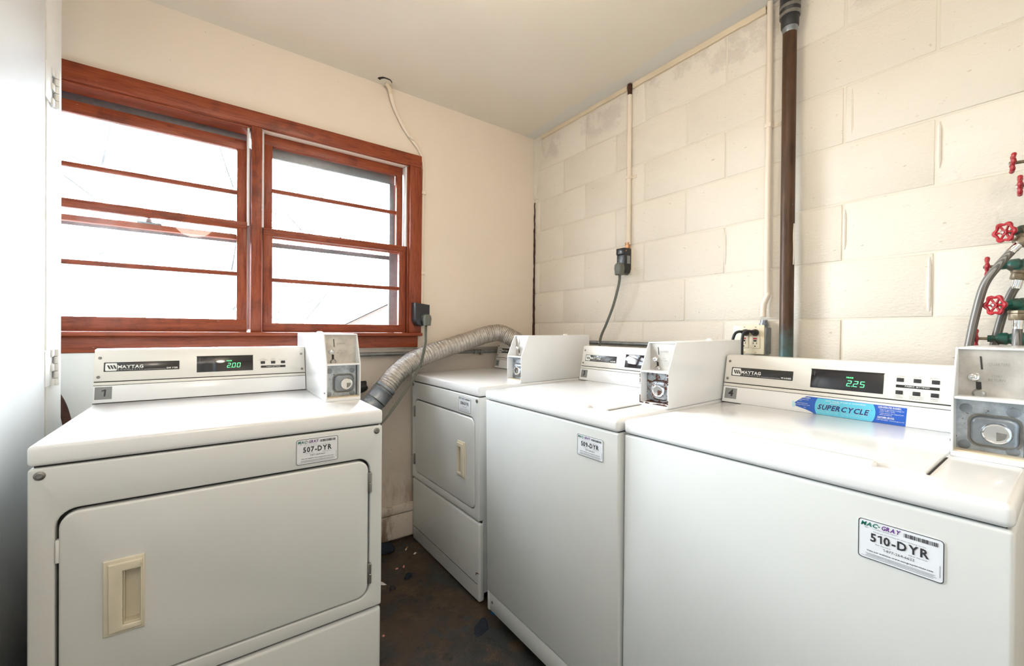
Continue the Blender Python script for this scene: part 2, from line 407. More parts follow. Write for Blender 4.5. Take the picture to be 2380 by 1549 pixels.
def text_into(bm, s, u, v, h, f, o=0.0, width=None, bold=0, shear=0, align='l', track=.09, serif=False):
    """capital height h, baseline at (u, v); f(u, v, o) places the flat letters on their surface"""
    sc = h/CAP; lay = []; x = 0
    for c in s:
        if c == ' ': x += .28; continue
        if (c, bold) not in GL: c = '-'
        g = GL[c, bold]; lay.append((x, g, c)); x += g[2]+track
    total = max(x-track, .01); sx_ = sc if width is None else width/total
    off = {'l': 0, 'c': -total*sx_/2, 'r': -total*sx_}[align]
    for x_, g, c in lay:
        vs = [bm.verts.new(f(u+off+(x_+a+shear*b)*sx_, v+b*sc, o)) for a, b in g[0]]
        for fc in g[1]:
            try: bm.faces.new([vs[i] for i in fc])
            except ValueError: pass
        if serif:
            w = g[2]; tops = {'M': (0, w), 'A': (), 'Y': (0, w), 'T': (), 'G': ()}.get(c, ()); feet = {'M': (.05, w-.05), 'A': (.04, w-.04), 'Y': (w/2,), 'T': (w/2,), 'G': ()}.get(c, ())
            for px_ in feet: rect_into(bm, u+off+(x_+px_-.13)*sx_, u+off+(x_+px_+.13)*sx_, v-.01*sc, v+.07*sc, f, o)
            for px_ in tops: rect_into(bm, u+off+(x_+px_-.11)*sx_, u+off+(x_+px_+.11)*sx_, v+(CAP-.07)*sc, v+(CAP+.01)*sc, f, o)
    return total*sx_
def rect_into(bm, u0, u1, v0, v1, f, o=0.0):
    bm.faces.new([bm.verts.new(f(a, b, o)) for a, b in ((u0, v0), (u1, v0), (u1, v1), (u0, v1))])
def poly_into(bm, pts, f, o=0.0):
    bm.faces.new([bm.verts.new(f(a, b, o)) for a, b in pts])
def lettering(name, mat, parent, f, items, rects=(), polys=(), o=0.0006):
    bm = bmesh.new()
    for it in items:
        s, u, v, h = it[:4]; kw = it[4] if len(it) > 4 else {}
        text_into(bm, s, u, v, h, f, o, **kw)
    for r_ in rects: rect_into(bm, *r_, f, o)
    for q in polys: poly_into(bm, q, f, o)
    return link(name, bm, mat, parent)
SEG = {'0': 'abcdef', '2': 'abged', '5': 'afgcd', '.': 'p'}
def seven(bm, s, u, v, w, h, f, o):
    t = h*.11; sl = .14
    def bar(a, b, c, d):
        rect_into(bm, 0, 0, 0, 0, f, o) if False else poly_into(bm, [(x+y_*sl, v+y_) for x, y_ in ((a, c), (b, c), (b, d), (a, d))], f, o)
    for c in s:
        if c == '.':
            bar(u-w*.28, u-w*.28+t, 0, t); continue
        for g in SEG[c]:
            if g == 'a': bar(u+t*.6, u+w-t*.6, h-t, h)
            if g == 'g': bar(u+t*.6, u+w-t*.6, h/2-t/2, h/2+t/2)
            if g == 'd': bar(u+t*.6, u+w-t*.6, 0, t)
            if g == 'f': bar(u, u+t, h/2+t*.3, h-t*.4)
            if g == 'e': bar(u, u+t, t*.4, h/2-t*.3)
            if g == 'b': bar(u+w-t, u+w, h/2+t*.3, h-t*.4)
            if g == 'c': bar(u+w-t, u+w, t*.4, h/2-t*.3)
        u += w*1.42

# ------------------------------------------------------------------ room shell
YW, XW, ZC = 2.174, 1.775, 1.285
struct(box('floor', 'floor', (-1.0, -1.8, -.1), (2.2, 2.6, 0)))
ceiling = struct(box('ceiling', 'ceiling', (-1.0, -1.8, Z(ZC)), (2.2, 2.6, Z(ZC)+.12)))
# window wall: plaster above, concrete footing wall below
OX0, OX1, OZ0, OZ1 = -.56, .898, -.02, .893
T0, T1 = YW, YW+.14
wf = struct(boxes('wall_far', 'wall', [((-1.0, T0, Z(-.10)), (OX0, T1, Z(ZC))), ((OX1, T0, Z(-.10)), (XW+.2, T1, Z(ZC))),
     ((OX0, T0, Z(OZ1)), (OX1, T1, Z(ZC))), ((OX0, T0, Z(-.10)), (OX1, T1, Z(OZ0)))]))
box('footing', 'found', (-1.0, T0+.012, 0), (XW+.2, T1, Z(-.10)), wf)
wl = struct(boxes('wall_left', 'jambpaint', [((-.72, -1.6, 0), (-.352, 1.60, Z(ZC))), ((-.95, 1.5, 0), (-.72, YW+.1, Z(ZC)))]))
struct(box('wall_near', 'wall', (-1.0, -1.75, 0), (2.2, -1.6, Z(ZC))))
# block wall: mortar bed and every block above the machines
wr = struct(box('wall_right', 'mortar', (XW+.0024, -1.7, 0), (XW+.2, YW+.14, Z(ZC))))
zj = [-.5585, -.3553, -.1521, .0497, .2495, .4503, .6550, .8555, 1.0580, 1.2605]
JT = .0032
def block_mesh(w, h):
    bm = bmesh.new(); b = bmesh.new(); bxq(b, (0, 0, 0), (.03, w, h))
    bmesh.ops.bevel(b, geom=[e for e in b.edges if all(v.co.x < 1e-6 for v in e.verts)], offset=.0032, segments=2, profile=.5, affect='EDGES')
    merge(bm, b); me = bpy.data.meshes.new('block'); bmesh.ops.recalc_face_normals(bm, faces=bm.faces); bm.to_mesh(me); bm.free()
    me.materials.append(M['block']); smooth(me, 60); return me
bcache = {}
for r_ in range(len(zj)):
    z0 = zj[r_]; z1 = zj[r_+1] if r_+1 < len(zj) else ZC-.001
    y = (1.89 if r_ % 2 else 2.117)+.4075*1
    while y > -.75:
        a, b_ = max(y-.4075, -.9), min(y, YW-.004); y -= .4075
        if b_-a < .03: continue
        key = (round(b_-a, 3), round(z1-z0, 3))
        if key not in bcache: bcache[key] = block_mesh(b_-a-2*JT, z1-z0-2*JT)
        o = bpy.data.objects.new('block', bcache[key]); COL.objects.link(o); o.parent = wr
        o.location = (XW+random.uniform(-.0008, .0012), a+JT, Z(z0)+JT)
# paint-filled upright joints standing proud as rounded beads
bm = bmesh.new()
for (yy, z0, z1) in ((.483, .29, .43), (.272, .07, .235), (.67, .08, .22), (.254, .50, .64), (.467, .68, .84), (.893, .29, .43)):
    tube(bm, [Vector((XW+.002, yy, Z(z0+(z1-z0)*i/6))) for i in range(7)], lambda i, n: .0055*(.5 if i in (0, n-1) else 1), 8)
o = link('joint_bead', bm, 'block', wr, sm=True)
# tan trim board in the angle of ceiling and block wall, split at the conduit
def jag(name, mat, y0, y1, za, zb, x0, x1, amp, parent=None, n=26):
    bm = bmesh.new(); top = []; bot = []
    for i in range(n+1):
        yy = y0+(y1-y0)*i/n
        top.append((yy, zb)); bot.append((yy, za+random.uniform(-amp, amp)))
    for a, b in zip(range(n), range(1, n+1)):
        q = [bm.verts.new((x0, *bot[a][:1], Z(bot[a][1]))), bm.verts.new((x0, bot[b][0], Z(bot[b][1]))), bm.verts.new((x0, top[b][0], Z(top[b][1]))), bm.verts.new((x0, top[a][0], Z(top[a][1])))]
        q2 = [bm.verts.new((x1, v.co.y, v.co.z)) for v in q]
        for f_ in ((q[0], q[1], q[2], q[3]), (q2[3], q2[2], q2[1], q2[0]), (q[1], q[0], q2[0], q2[1]), (q[3], q[2], q2[2], q2[3])): bm.faces.new(f_)
    bmesh.ops.remove_doubles(bm, verts=bm.verts, dist=1e-6); bmesh.ops.recalc_face_normals(bm, faces=bm.faces)
    return link(name, bm, mat, parent)
struct(jag('trim_1', 'tan', 1.41, 2.11, 1.262, 1.2845, XW-.010, XW+.01, .0012))
struct(jag('trim_2', 'tan', .74, 1.375, 1.258, 1.2845, XW-.008, XW+.01, .0015))
# plaster lump in the corner and the torn brown gap below it
bm = bmesh.new()
prof = [(1.285, .075), (1.20, .07), (1.15, .085), (1.08, .05), (1.0, .045), (.93, .03), (.885, .02)]
L_ = [[bm.verts.new((XW-.006, YW-w_, Z(z_))), bm.verts.new((XW-.006, YW-.001, Z(z_))), bm.verts.new((XW+.01, YW-w_, Z(z_))), bm.verts.new((XW-.02, YW-.001, Z(z_)))] for z_, w_ in prof]
for a, b in zip(L_, L_[1:]):
    for i, j in ((0, 1), (2, 0), (1, 3)): bm.faces.new((a[i], a[j], b[j], b[i]))
bmesh.ops.recalc_face_normals(bm, faces=bm.faces)
struct(link('trim_3', bm, 'mortar'))
bm = bmesh.new(); path = []
for i in range(48):
    z_ = .86-(.86+.25)*i/47
    path.append(Vector((XW-.003+random.uniform(-.001, .001), YW-.004+random.uniform(-.002, .002), Z(z_))))
tube(bm, path, lambda i, n: .004+.0075*(i/n)**1.3+random.uniform(-.0018, .0022), 6)
bmesh.ops.recalc_face_normals(bm, faces=bm.faces)
struct(link('trim_4', bm, 'gapwood'))
# baseboard under the window wall: two boards of peeling timber
bb = struct(empty('baseboard_far', (0, 0, 0)))
box('lower_board', 'found', (.3, T0-.018, Z(-1.122)), (1.7, T0+.012, Z(-.992)), bb, .003)
box('cap_board', 'found', (.3, T0-.024, Z(-.988)), (1.7, T0+.012, Z(-.948)), bb, .005)

# ------------------------------------------------------------------ left: jamb and glossy door, standing open beside dryer
XD = -.345
struct(box('trim_5', 'jambpaint', (XD-.12, 1.632, 0), (XD, 1.768, Z(1.2)), bev=.004))
dr = struct(empty('door_1', (XD, 1.61, 0)))
box('leaf', 'whitepaint', (-.036, -1.0, .012), (.002, -.006, 2.02), dr, .002)
box('stop', 'tan', (-.03, -.008, 0), (-.006, .022, 2.04), dr)
for hz in (.653, -.111):
    hg = box('hinge', 'jambpaint', (-.004, -.006, Z(hz-.048)), (.0035, .048, Z(hz+.048)), dr, .0012)
    for q in range(5):
        a = hz-.0505+q*.0202
        cyl('knuckle', 'jambpaint', (.0075, .066, Z(a)), (0, 0, 1), [(0, .0045), (.001, .0068), (.0188, .0068), (.0198, .0045)], hg, 14)
        if q % 2 == 0: box('knuckle_strap', 'jambpaint', (.0, .040, Z(a+.0008)), (.0075, .066, Z(a+.019)), hg, .001)
    box('hinge_slot', 'seam', (-.002, .046, Z(hz-.046)), (.0012, .060, Z(hz+.046)), hg)

# ------------------------------------------------------------------ windows
YC = YW-.02
def wbox(name, x0, x1, z0, z1, y0, y1, mat, parent, bev=.002): return box(name, mat, (x0, y0, Z(z0)), (x1, y1, Z(z1)), parent, bev)
cs = struct(empty('trim_6', (0, 0, 0)))
wbox('head_casing', -.66, .955, .893, .960, YC, YW, 'woodx', cs, .004)
wbox('side_casing', .888, .957, -.016, .893, YC, YW, 'woodz', cs, .004)
wbox('side_casing', -.62, -.555, -.016, .893, YC, YW, 'woodz', cs, .004)
wbox('mullion_casing', .156, .196, -.016, .893, YC+.002, YW+.06, 'woodz', cs, .003)
wbox('stool', -.66, .953, -.033, -.016, YW-.05, YW+.06, 'woodx', cs, .004)
wbox('apron', -.64, .938, -.094, -.033, YC+.002, YW, 'woodx', cs, .003)
wbox('jamb_board', .880, .898, -.016, .893, YW, YW+.12, 'woodz', cs)
wbox('jamb_board', -.56, -.535, -.016, .893, YW, YW+.12, 'woodz', cs)
wbox('head_jamb', -.555, .155, .8865, .897, YW-.001, YW+.13, 'woodx', cs)
wbox('head_jamb', .197, .897, .8935, .904, YW-.001, YW+.13, 'woodx', cs)
wbox('sill_board', -.56, .898, -.03, -.017, YW+.06, YW+.16, 'woodx', cs)
def sash(par, name, x0, x1, z0, z1, y0, y1, sw, top, bot, mun):
    s_ = wbox(name, x0, x1, z0, z0+bot, y0, y1, 'woodx', par)       # bottom rail carries the rest
    wbox('top_rail', x0, x1, z1-top, z1, y0, y1, 'woodx', s_)
    wbox('stile', x0, x0+sw, z0+bot-.002, z1-top+.002, y0+.0005, y1-.0005, 'woodz', s_); wbox('stile', x1-sw, x1, z0+bot-.002, z1-top+.002, y0+.0005, y1-.0005, 'woodz', s_)
    wbox('muntin', x0+sw-.002, x1-sw+.002, mun-.009, mun+.009, y0+.004, y1-.004, 'woodx', s_, .004)
    ym = (y0+y1)/2
    for a, b in ((z0+bot, mun-.007), (mun+.007, z1-top)):
        box('pane', 'glass', (x0+sw-.004, ym-.0015, Z(a-.003)), (x1-sw+.004, ym+.0015, Z(b+.003)), s_)
    return s_
LA, LB, UA, UB = YW+.004, YW+.034, YW+.040, YW+.068
w1 = struct(empty('window_1', (0, 0, 0)))
sash(w1, 'upper_sash', -.526, .141, .396, .842, UA, UB, .036, .045, .022, .606)
sash(w1, 'lower_sash', -.526, .141, -.014, .470, LA, LB, .037, .032, .054, .240)
w2 = struct(empty('window_2', (0, 0, 0)))
sash(w2, 'upper_sash', .208, .868, .420, .893, UA, UB, .034, .048, .03, .642)
sash(w2, 'lower_sash', .203, .874, -.015, .456, LA, LB, .037, .033, .041, .224)
for par, xs in ((w1, (.1415, -.5345)), (w2, (.197, .8705))):
    for xx in xs: wbox('jamb_liner', xx, xx+.008 if xx > .1 or xx < 0 else xx, .456, .890, YW+.004, YW+.05, 'liner', par, .001)
    for xx in xs: wbox('parting_strip', xx+.001, xx+.007, -.012, .456, YW+.036, YW+.05, 'liner', par, .001)
# sash lock of the left window
lk = box('sash_lock', 'galv', (-.225, UA-.004, Z(.417)), (-.150, UA+.02, Z(.424)), w1, .002)
cyl('lock_knob', 'galv', (-.190, UA+.006, Z(.422)), (0, 0, 1), [(0, .016), (.006, .012), (.012, .011), (.018, .005)], lk, 14)
cyl('sash_stud', 'galv', (.537, LA+.012, Z(.455)), (0, 0, 1), [(0, .006), (.006, .004)], w2, 10)
# aluminium storm frames outside
def storm(par, x0, x1, z0, z1, mid, m=.024):
    y0, y1 = YW+.088, YW+.106
    s_ = wbox('storm_frame', x0-.03, x1+.03, z1, z1+.07, y0, y1, 'alu', par)
    wbox('storm_stile', x0-.03, x0, z0, z1, y0, y1, 'alu', s_); wbox('storm_stile', x1, x1+.05, z0, z1, y0, y1, 'alu', s_)
    wbox('storm_sill', x0-.03, x1+.03, z0-.03, z0, y0, y1, 'alu', s_)
    wbox('storm_rail', x0, x1, mid-.011, mid+.011, y0+.003, y1-.003, 'alu', s_)
    for a, b in ((z0, mid-.010), (mid+.010, z1)): box('storm_pane', 'glass', (x0-.002, (y0+y1)/2-.001, Z(a-.002)), (x1+.002, (y0+y1)/2+.001, Z(b+.002)), s_)
storm(w1, -.535, .118, -.005, .832, .40)
storm(w2, .222, .812, -.005, .808, .398)

# ------------------------------------------------------------------ stickers and labels
def service_sticker(parent, x0, x1, z0, z1, num, y=-.0012):
    """white asset sticker on a front panel; f maps sticker (u, v) to the panel"""
    w, h = x1-x0, z1-z0
    f = lambda u, v, o: Vector((x0+u*w/.101, y-o, z0+v*h/.064))
    st = pris('asset_sticker', 'sticker', [(x0+a*w, z0+b*h) for a, b in rrect(0, 1, 0, 1, .07, 4)], y, 0, parent, sm=False)
    # border line
    bm = bmesh.new(); outr = rrect(0, .101, 0, .064, .005, 4); inn = rrect(.0011, .0999, .0011, .0629, .0041, 4)
    for i in range(len(outr)):
        j = (i+1) % len(outr); poly_into(bm, [outr[i], outr[j], inn[j], inn[i]], f, .0004)
    link('sticker_border', bm, 'print_dark', st)
    lettering('lettering', 'print_green', st, f, [('MAC', .0035, .0535, .0064, dict(bold=1, shear=.25, width=.0205))], [(.0252, .0278, .0560, .0574)])
    lettering('lettering', 'print_purple', st, f, [('GRAY', .0292, .0535, .0064, dict(bold=1, shear=.25, width=.0225))])
    rr = []; u = .0565; rnd = random.Random(3)
    while u < .0945:
        b_ = rnd.choice((.0005, .0008, .0012)); rr.append((u, u+b_, .0525, .0585)); u += b_+rnd.choice((.0004, .0007, .001))
    small = [('Please use this machine ID when reporting service', .0505, .0457, .0014, dict(width=.062, align='c')),
             ('For Service:', .0225, .0262, .0016, dict(width=.019)), ('New Service:', .0625, .0262, .0016, dict(width=.021)),
             ('1-877-264-6622', .0505, .0198, .0038, dict(width=.037, align='c')),
             ('Visit our website: www.macgrayservices.com', .0505, .0130, .0022, dict(width=.078, align='c', bold=1)),
             ('A LAUNDRY SERVICES COMPANY', .019, .0504, .0012, dict(width=.03)), ('CSC', .0085, .0504, .0014, dict(bold=1))]
    lettering('lettering', 'print_dark', st, f, [(num, .0505, .0305, .0125, dict(width=.069, align='c', bold=1, track=.12))]+small,
              rr+[(.010, .092, .0092, .0096), (.012, .090, .0076, .0080), (.010, .093, .0060, .0064), (.0045, .090, .0040, .0044), (.0965, .0970, .008, .026)])
    return st
def screw_at(name, parent, p, d=(0, -1, 0), r=.005, mat='screw'):
    return cyl(name, mat, p, d, [(-.001, r), (.0015, r), (.003, r*.55), (.0022, r*.5), (.002, r*.1)], parent, 14)

# ------------------------------------------------------------------ coin box
def coin_box(parent, x0, x1, yf, yb, zt, rusty=False, knob=True, h=.214):
    zb, sl, t, q_ = zt, .042, .0035, h/.214
    sh = .117*q_
    def side(xa, xb, nm):
        out = [(yf, zb), (yf, zb+sh), (yf+sl, zb+h), (yb, zb+h), (yb, zb)]
        bm = bmesh.new(); L = [bm.verts.new((xa, a, b)) for a, b in out]; Rr = [bm.verts.new((xb, a, b)) for a, b in out]
        bm.faces.new(L); bm.faces.new(Rr[::-1])
        for i in range(5): bm.faces.new((L[i], L[(i+1) % 5], Rr[(i+1) % 5], Rr[i]))
        bmesh.ops.recalc_face_normals(bm, faces=bm.faces)
        bmesh.ops.bevel(bm, geom=list(bm.edges), offset=.0011, segments=2, affect='EDGES')
        return bm
    cb = link('coin_box', side(x0, x0+t, ''), 'enamel', parent, sm=True)
    link('side_panel', side(x1-t, x1, ''), 'enamel', cb, sm=True)
    box('top_panel', 'enamel', (x0+t, yf+sl-.001, zb+h-t), (x1-t, yb, zb+h), cb, .001)
    box('base_panel', 'enamel', (x0+.001, yf-.001, zb), (x1-.001, yb, zb+.010), cb, .0015)
    box('back_panel', 'enamel', (x0+t, yb-t, zb+.01), (x1-t, yb, zb+h-t), cb)
    box('shelf', 'enamel', (x0+t, yf+.001, zb+sh-.0035), (x1-t, yf+.060, zb+sh+.0015), cb, .0012)
    w = x1-x0
    yp = yf+.048
    box('slot_plate', 'plate', (x0+t, yp, zb+sh+.0015), (x1-t, yp+.003, zb+h-t), cb)
    yl = yf+.030
    box('lock_plate', 'rustzinc' if rusty else 'zinc', (x0+t, yl, zb+.010), (x1-t-.004, yl+.003, zb+sh-.0035), cb)
    if not rusty: box('base_lip', 'tan', (x0+t, yf+.004, zb+.010), (x1-t, yl, zb+.0125), cb)
    f = lambda u, v, o: Vector((x0+u, yp-o, zb+v*q_))
    # slanted coin slot, coin button, return slot, return knob
    bm = bmesh.new(); poly_into(bm, [(.0310, .197), (.0335, .197), (.0355, .171), (.0330, .171)], f, .0006); link('coin_slot', bm, 'seam', cb); bm = bmesh.new(); poly_into(bm, [(.0265, .146), (.0335, .146), (.0345, .121), (.0275, .121)], f, .0006)
    link('return_slot', bm, 'seam', cb)
    cyl('coin_button', 'chrome', (x0+.0245, yp, zb+.1555*q_), (0, -1, 0), [(0, .0085), (.006, .0085), (.010, .0068), (.012, .003)], cb, 18)
    cyl('return_knob', 'steel', (x0+.031, yp, zb+.1225*q_), (0, -1, 0), [(0, .0095), (.004, .009), (.007, .006)], cb, 16)
    lettering('lettering', 'print_grey', cb, f, [('QUARTERS', .0425, .1795, .0052, dict(width=.026)), ('COIN', .0465, .1570, .0040, dict(width=.012)), ('RETURN', .0425, .1490, .0048, dict(width=.021))])
    # lock boss, cylinder lock, rivets
    bx, bz = x0+w*.555, zb+.0535*q_
    bm = bmesh.new(); prism(bm, rrect(bx-.030, bx+.030, bz-.0275, bz+.0275, .014, 6), [], yl-.0125, yl, ID, .006)
    bmesh.ops.recalc_face_normals(bm, faces=bm.faces); link('lock_boss', bm, 'rustzinc' if rusty else 'galv', cb, sm=True)
    bm = bmesh.new(); o_ = rrect(bx-.0335, bx+.0335, bz-.031, bz+.031, .016, 6); i_ = rrect(bx-.0295, bx+.0295, bz-.027, bz+.027, .0135, 6)
    prism(bm, o_, [i_], yl-.0016, yl); bmesh.ops.recalc_face_normals(bm, faces=bm.faces)
    link('boss_ring', bm, 'rust' if rusty else 'screw', cb, sm=True)
    lx = x0+w*.60
    cyl('cylinder_lock', 'chrome', (lx, yl-.012, bz), (0, -1, 0), [(0, .0195), (.010, .0195), (.0135, .0175), (.014, .0155), (.0128, .0150), (.0128, .001)], cb, 28)
    bm = bmesh.new(); g = lambda u, v, o: Vector((lx+u, yl-.0255-o, bz+v))
    poly_into(bm, [(.0, .003), (.0125, .002)]+[(.0125*math.cos(a), .0125*math.sin(a)) for a in (-.2, -.5, -.8, -1.1, -1.4)]+[(.0, -.0125)], g, 0)
    link('key_opening', bm, 'rust' if rusty else 'screw', cb)
    for a, b in ((.016, .094*q_), (w-.020, .094*q_), (.014, .020), (w-.020, .020)):
        cyl('rivet', 'galv' if not rusty else 'rustzinc', (x0+a, yl, zb+b), (0, -1, 0), [(0, .0085), (.0012, .0085), (.002, .006)], cb, 16)
    screw_at('screw', cb, (x0, yf+.016, zb+.027), (-1, 0, 0), .0035)
    if knob: cyl('top_lock', 'enamel', (x0+.045, yf+.33, zb+h), (0, 0, 1), [(0, .012), (.003, .011), (.006, .009), (.0065, .004)], cb, 16)
    if rusty:
        for lo, hi in (((x0-.0005, yf-.0025, zb+.008), (x1-.004, yf+.001, zb+.0125)), ((x0-.001, yf-.0012, zb+.008), (x0+.002, yf+.001, zb+.032)), ((x1-.004, yf-.0015, zb+.012), (x1-.0005, yf+.001, zb+.026)), ((x1-.004, yf-.0015, zb+.070), (x1-.0005, yf+.001, zb+.102)), ((x0-.0006, yf-.001, zb+.065), (x0+.0015, yf+.001, zb+.101)), ((x0+.008, yf+.018, zb+.0101), (x1-.008, yl, zb+.0145))):
            bm = bmesh.new(); long_ = max(range(3), key=lambda i: hi[i]-lo[i]); n = 14; rnd = random.Random(int(hi[2]*1e4))
            for i in range(n):
                if rnd.random() < .18: continue
                l2, h2 = list(lo), list(hi); l2[long_] = lo[long_]+(hi[long_]-lo[long_])*i/n; h2[long_] = lo[long_]+(hi[long_]-lo[long_])*(i+1)/n
                if long_ == 0: h2[2] = hi[2]-rnd.random()*.003
                else: h2[0] = hi[0]-rnd.random()*.0012
                bxq(bm, l2, h2)
            bmesh.ops.recalc_face_normals(bm, faces=bm.faces); link('rust_edge', bm, 'rust', cb)
    return cb

# ------------------------------------------------------------------ console
def console(parent, w, yc, zt, kind, number, price, x_end):
    """slanted control console; w its length"""
    vd = Vector((0, .035, .161)).normalized(); nr = Vector((0, -vd.z, vd.y)); P0 = Vector((0, yc, zt))
    f = lambda u, v, o: P0+Vector((u, 0, 0))+vd*v+nr*o
    Lh = .1648 if kind == 'dryer' else .158
    bm = bmesh.new(); e = f(0, Lh, 0)
    prof = [(yc, zt), (e.y, e.z), (e.y+.012, e.z+.003), (e.y+.055, e.z), (yc+.150, zt)]
    A = [bm.verts.new((0, a, b)) for a, b in prof]; B = [bm.verts.new((w, a, b)) for a, b in prof]
    bm.faces.new(A); bm.faces.new(B[::-1])
    for i in range(5): bm.faces.new((A[i], A[(i+1) % 5], B[(i+1) % 5], B[i]))
    bmesh.ops.recalc_face_normals(bm, faces=bm.faces); bmesh.ops.bevel(bm, geom=list(bm.edges), offset=.0025, segments=2, affect='EDGES')
    con = link('console', bm, 'cream', parent, sm=True)
    def slab(name, mat, u0, u1, v0, v1, o0, o1, bev=.0008, par=con):
        return box(name, mat, (u0, o0, v0), (u1, o1, v1), par, bev, f=lambda x, y, z: f(x, z, y))
    slab('groove_shade', 'seam', .001, w-.001, .0625, .0675, .0002, .0007, 0)  # dark strips painting in the shadow lines along the console
    slab('groove_shade', 'seam', .001, w-.001, .0535, .0552, .0002, .0012, 0)
    slab('control_panel', 'cream', .0, w, .0668, Lh-.001, .0, .003, .0009)
    slab('rail_strip', 'cream', .0, w, .0550, .0640, .0, .003, .0009)
    slab('kick_plate', 'enamel', .0, w, .0025, .0538, .0, .002, .0006)
    slab('groove_shade', 'seam', .0, w, .0, .0022, .0, .0012, 0)
    o = .003
    for u, v in ((.0125, .138), (.0105, .080), (w-.012, .137), (w-.0105, .080)):
        q = f(u, v, o); screw_at('console_screw', con, q, nr, .0042)
    dz = 0 if kind == 'dryer' else -.0058
    np_ = slab('nameplate', 'black', .0215, .2005, .0958+dz, .1240+dz, o, o+.0012)
    fo = lambda u, v, oo: f(u, v+dz, o+.0012+oo)
    lp = pris('emblem', 'print_white', rrect(.0248, .0510, .0980, .1212, .003, 4), 0, .0006, np_, f=lambda x, y, z: fo(x, z, y), sm=False)
    bm = bmesh.new()
    for i in range(3):
        u0 = .0285+i*.0065; poly_into(bm, [(u0, .1152), (u0+.0042, .1152), (u0+.0092, .1035), (u0+.0050, .1035)], fo, .0009)
    link('emblem_bars', bm, 'print_dark', lp)
    lettering('lettering', 'print_white', np_, fo, [('MAYTAG', .0528, .1048, .0092, dict(width=.0590, bold=1, serif=True, track=.05)), ('COMMERCIAL', .0520, .0992, .0026, dict(width=.0590, track=.35)), ('DRYER' if kind == 'dryer' else 'WASHER', .1690, .0990, .0046, dict(width=.0285, bold=1))], [(.1130, .1675, .0988, .0994)])
    # display
    dp = slab('display', 'glassblk', .2460, .4062, .0824+dz, .1362+dz, o-.0005, o+.0008)
    slab('display_hood', 'seam', .2450, .4072, .1350+dz, .1368+dz, o, o+.0022)
    fd = lambda u, v, oo: f(u, v+dz, o+.0008+oo)
    if price:
        bm = bmesh.new(); seven(bm, price, .3290, .0945, .0100, .0162, fd, .0006); text_into(bm, 'PRICE', .3285, .1165, .0036, fd, .0006, width=.0150, bold=1); link('digits', bm, 'led', dp)
    bm = bmesh.new(); poly_into(bm, [(.2545, .1170), (.2550, .1170), (.2550, .1300), (.2545, .1300)], fd, .0006); link('display_mark', bm, 'print_grey', dp)
    # buttons
    if kind == 'dryer':
        rows = [((.4295, .4620, .4940), .1036, ('WHITES', 'PERM', ''), ('AND COLORS', 'PRESS', 'DELICATES'), 1)]; bar = (.4300, .5085, .0892, .0972)
    else:
        rows = [((.4305, .4620, .4940), .1180, ('', '', ''), ('WHITES', 'COLORS', 'BRIGHTS'), 1), ((.4300, .4615, .4935), .0862, ('PERM', 'DELICATES', 'SMALL'), ('PRESS', 'AND KNITS', 'LOAD'), -1)]; bar = (.4300, .5080, .1035, .1105)
    for us, v, l1, l2, sgn in rows:
        for u, a, b in zip(us, l1, l2):
            slab('button', 'rubber', u, u+.0138, v+dz, v+.0098+dz, o-.0004, o+.0016, .0008)
            it = []
            if sgn > 0:
                it.append((b, u+.0069, v+.0128, .0024, dict(align='c', width=.0028*len(b))))
                if a: it.append((a, u+.0069, v+.0168, .0024, dict(align='c', width=.0028*len(a))))
            else:
                it.append((a, u+.0069, v-.0052, .0024, dict(align='c', width=.0028*len(a)))); it.append((b, u+.0069, v-.0092, .0024, dict(align='c', width=.0028*len(b))))
            lettering('lettering', 'print_grey', con, lambda u_, v_, oo: f(u_, v_+dz, o+oo), it)
    bs = slab('settings_bar', 'black', bar[0], bar[1], bar[2]+dz, bar[3]+dz, o, o+.0006, 0)
    lettering('lettering', 'print_white', bs, lambda u_, v_, oo: f(u_, v_+dz, o+.0006+oo), [('FABRIC SETTINGS', (bar[0]+bar[1])/2, bar[2]+.0024, .0032, dict(align='c', width=.044))])
    # number tag on the kick plate
    u0 = .0040 if kind == 'dryer' else .0070; v0, v1 = (.0128, .0500) if kind == 'dryer' else (.0140, .0485)
    tg = slab('number_tag', 'tag_grey', u0, u0+.0375, v0, v1, .002, .0026, 0)
    lettering('lettering', 'print_dark', tg, lambda u_, v_, oo: f(u_, v_, .0026+oo), [(number, u0+.0188, v0+.0085, .0205, dict(align='c', bold=1, shear=.06))])
    return con, f

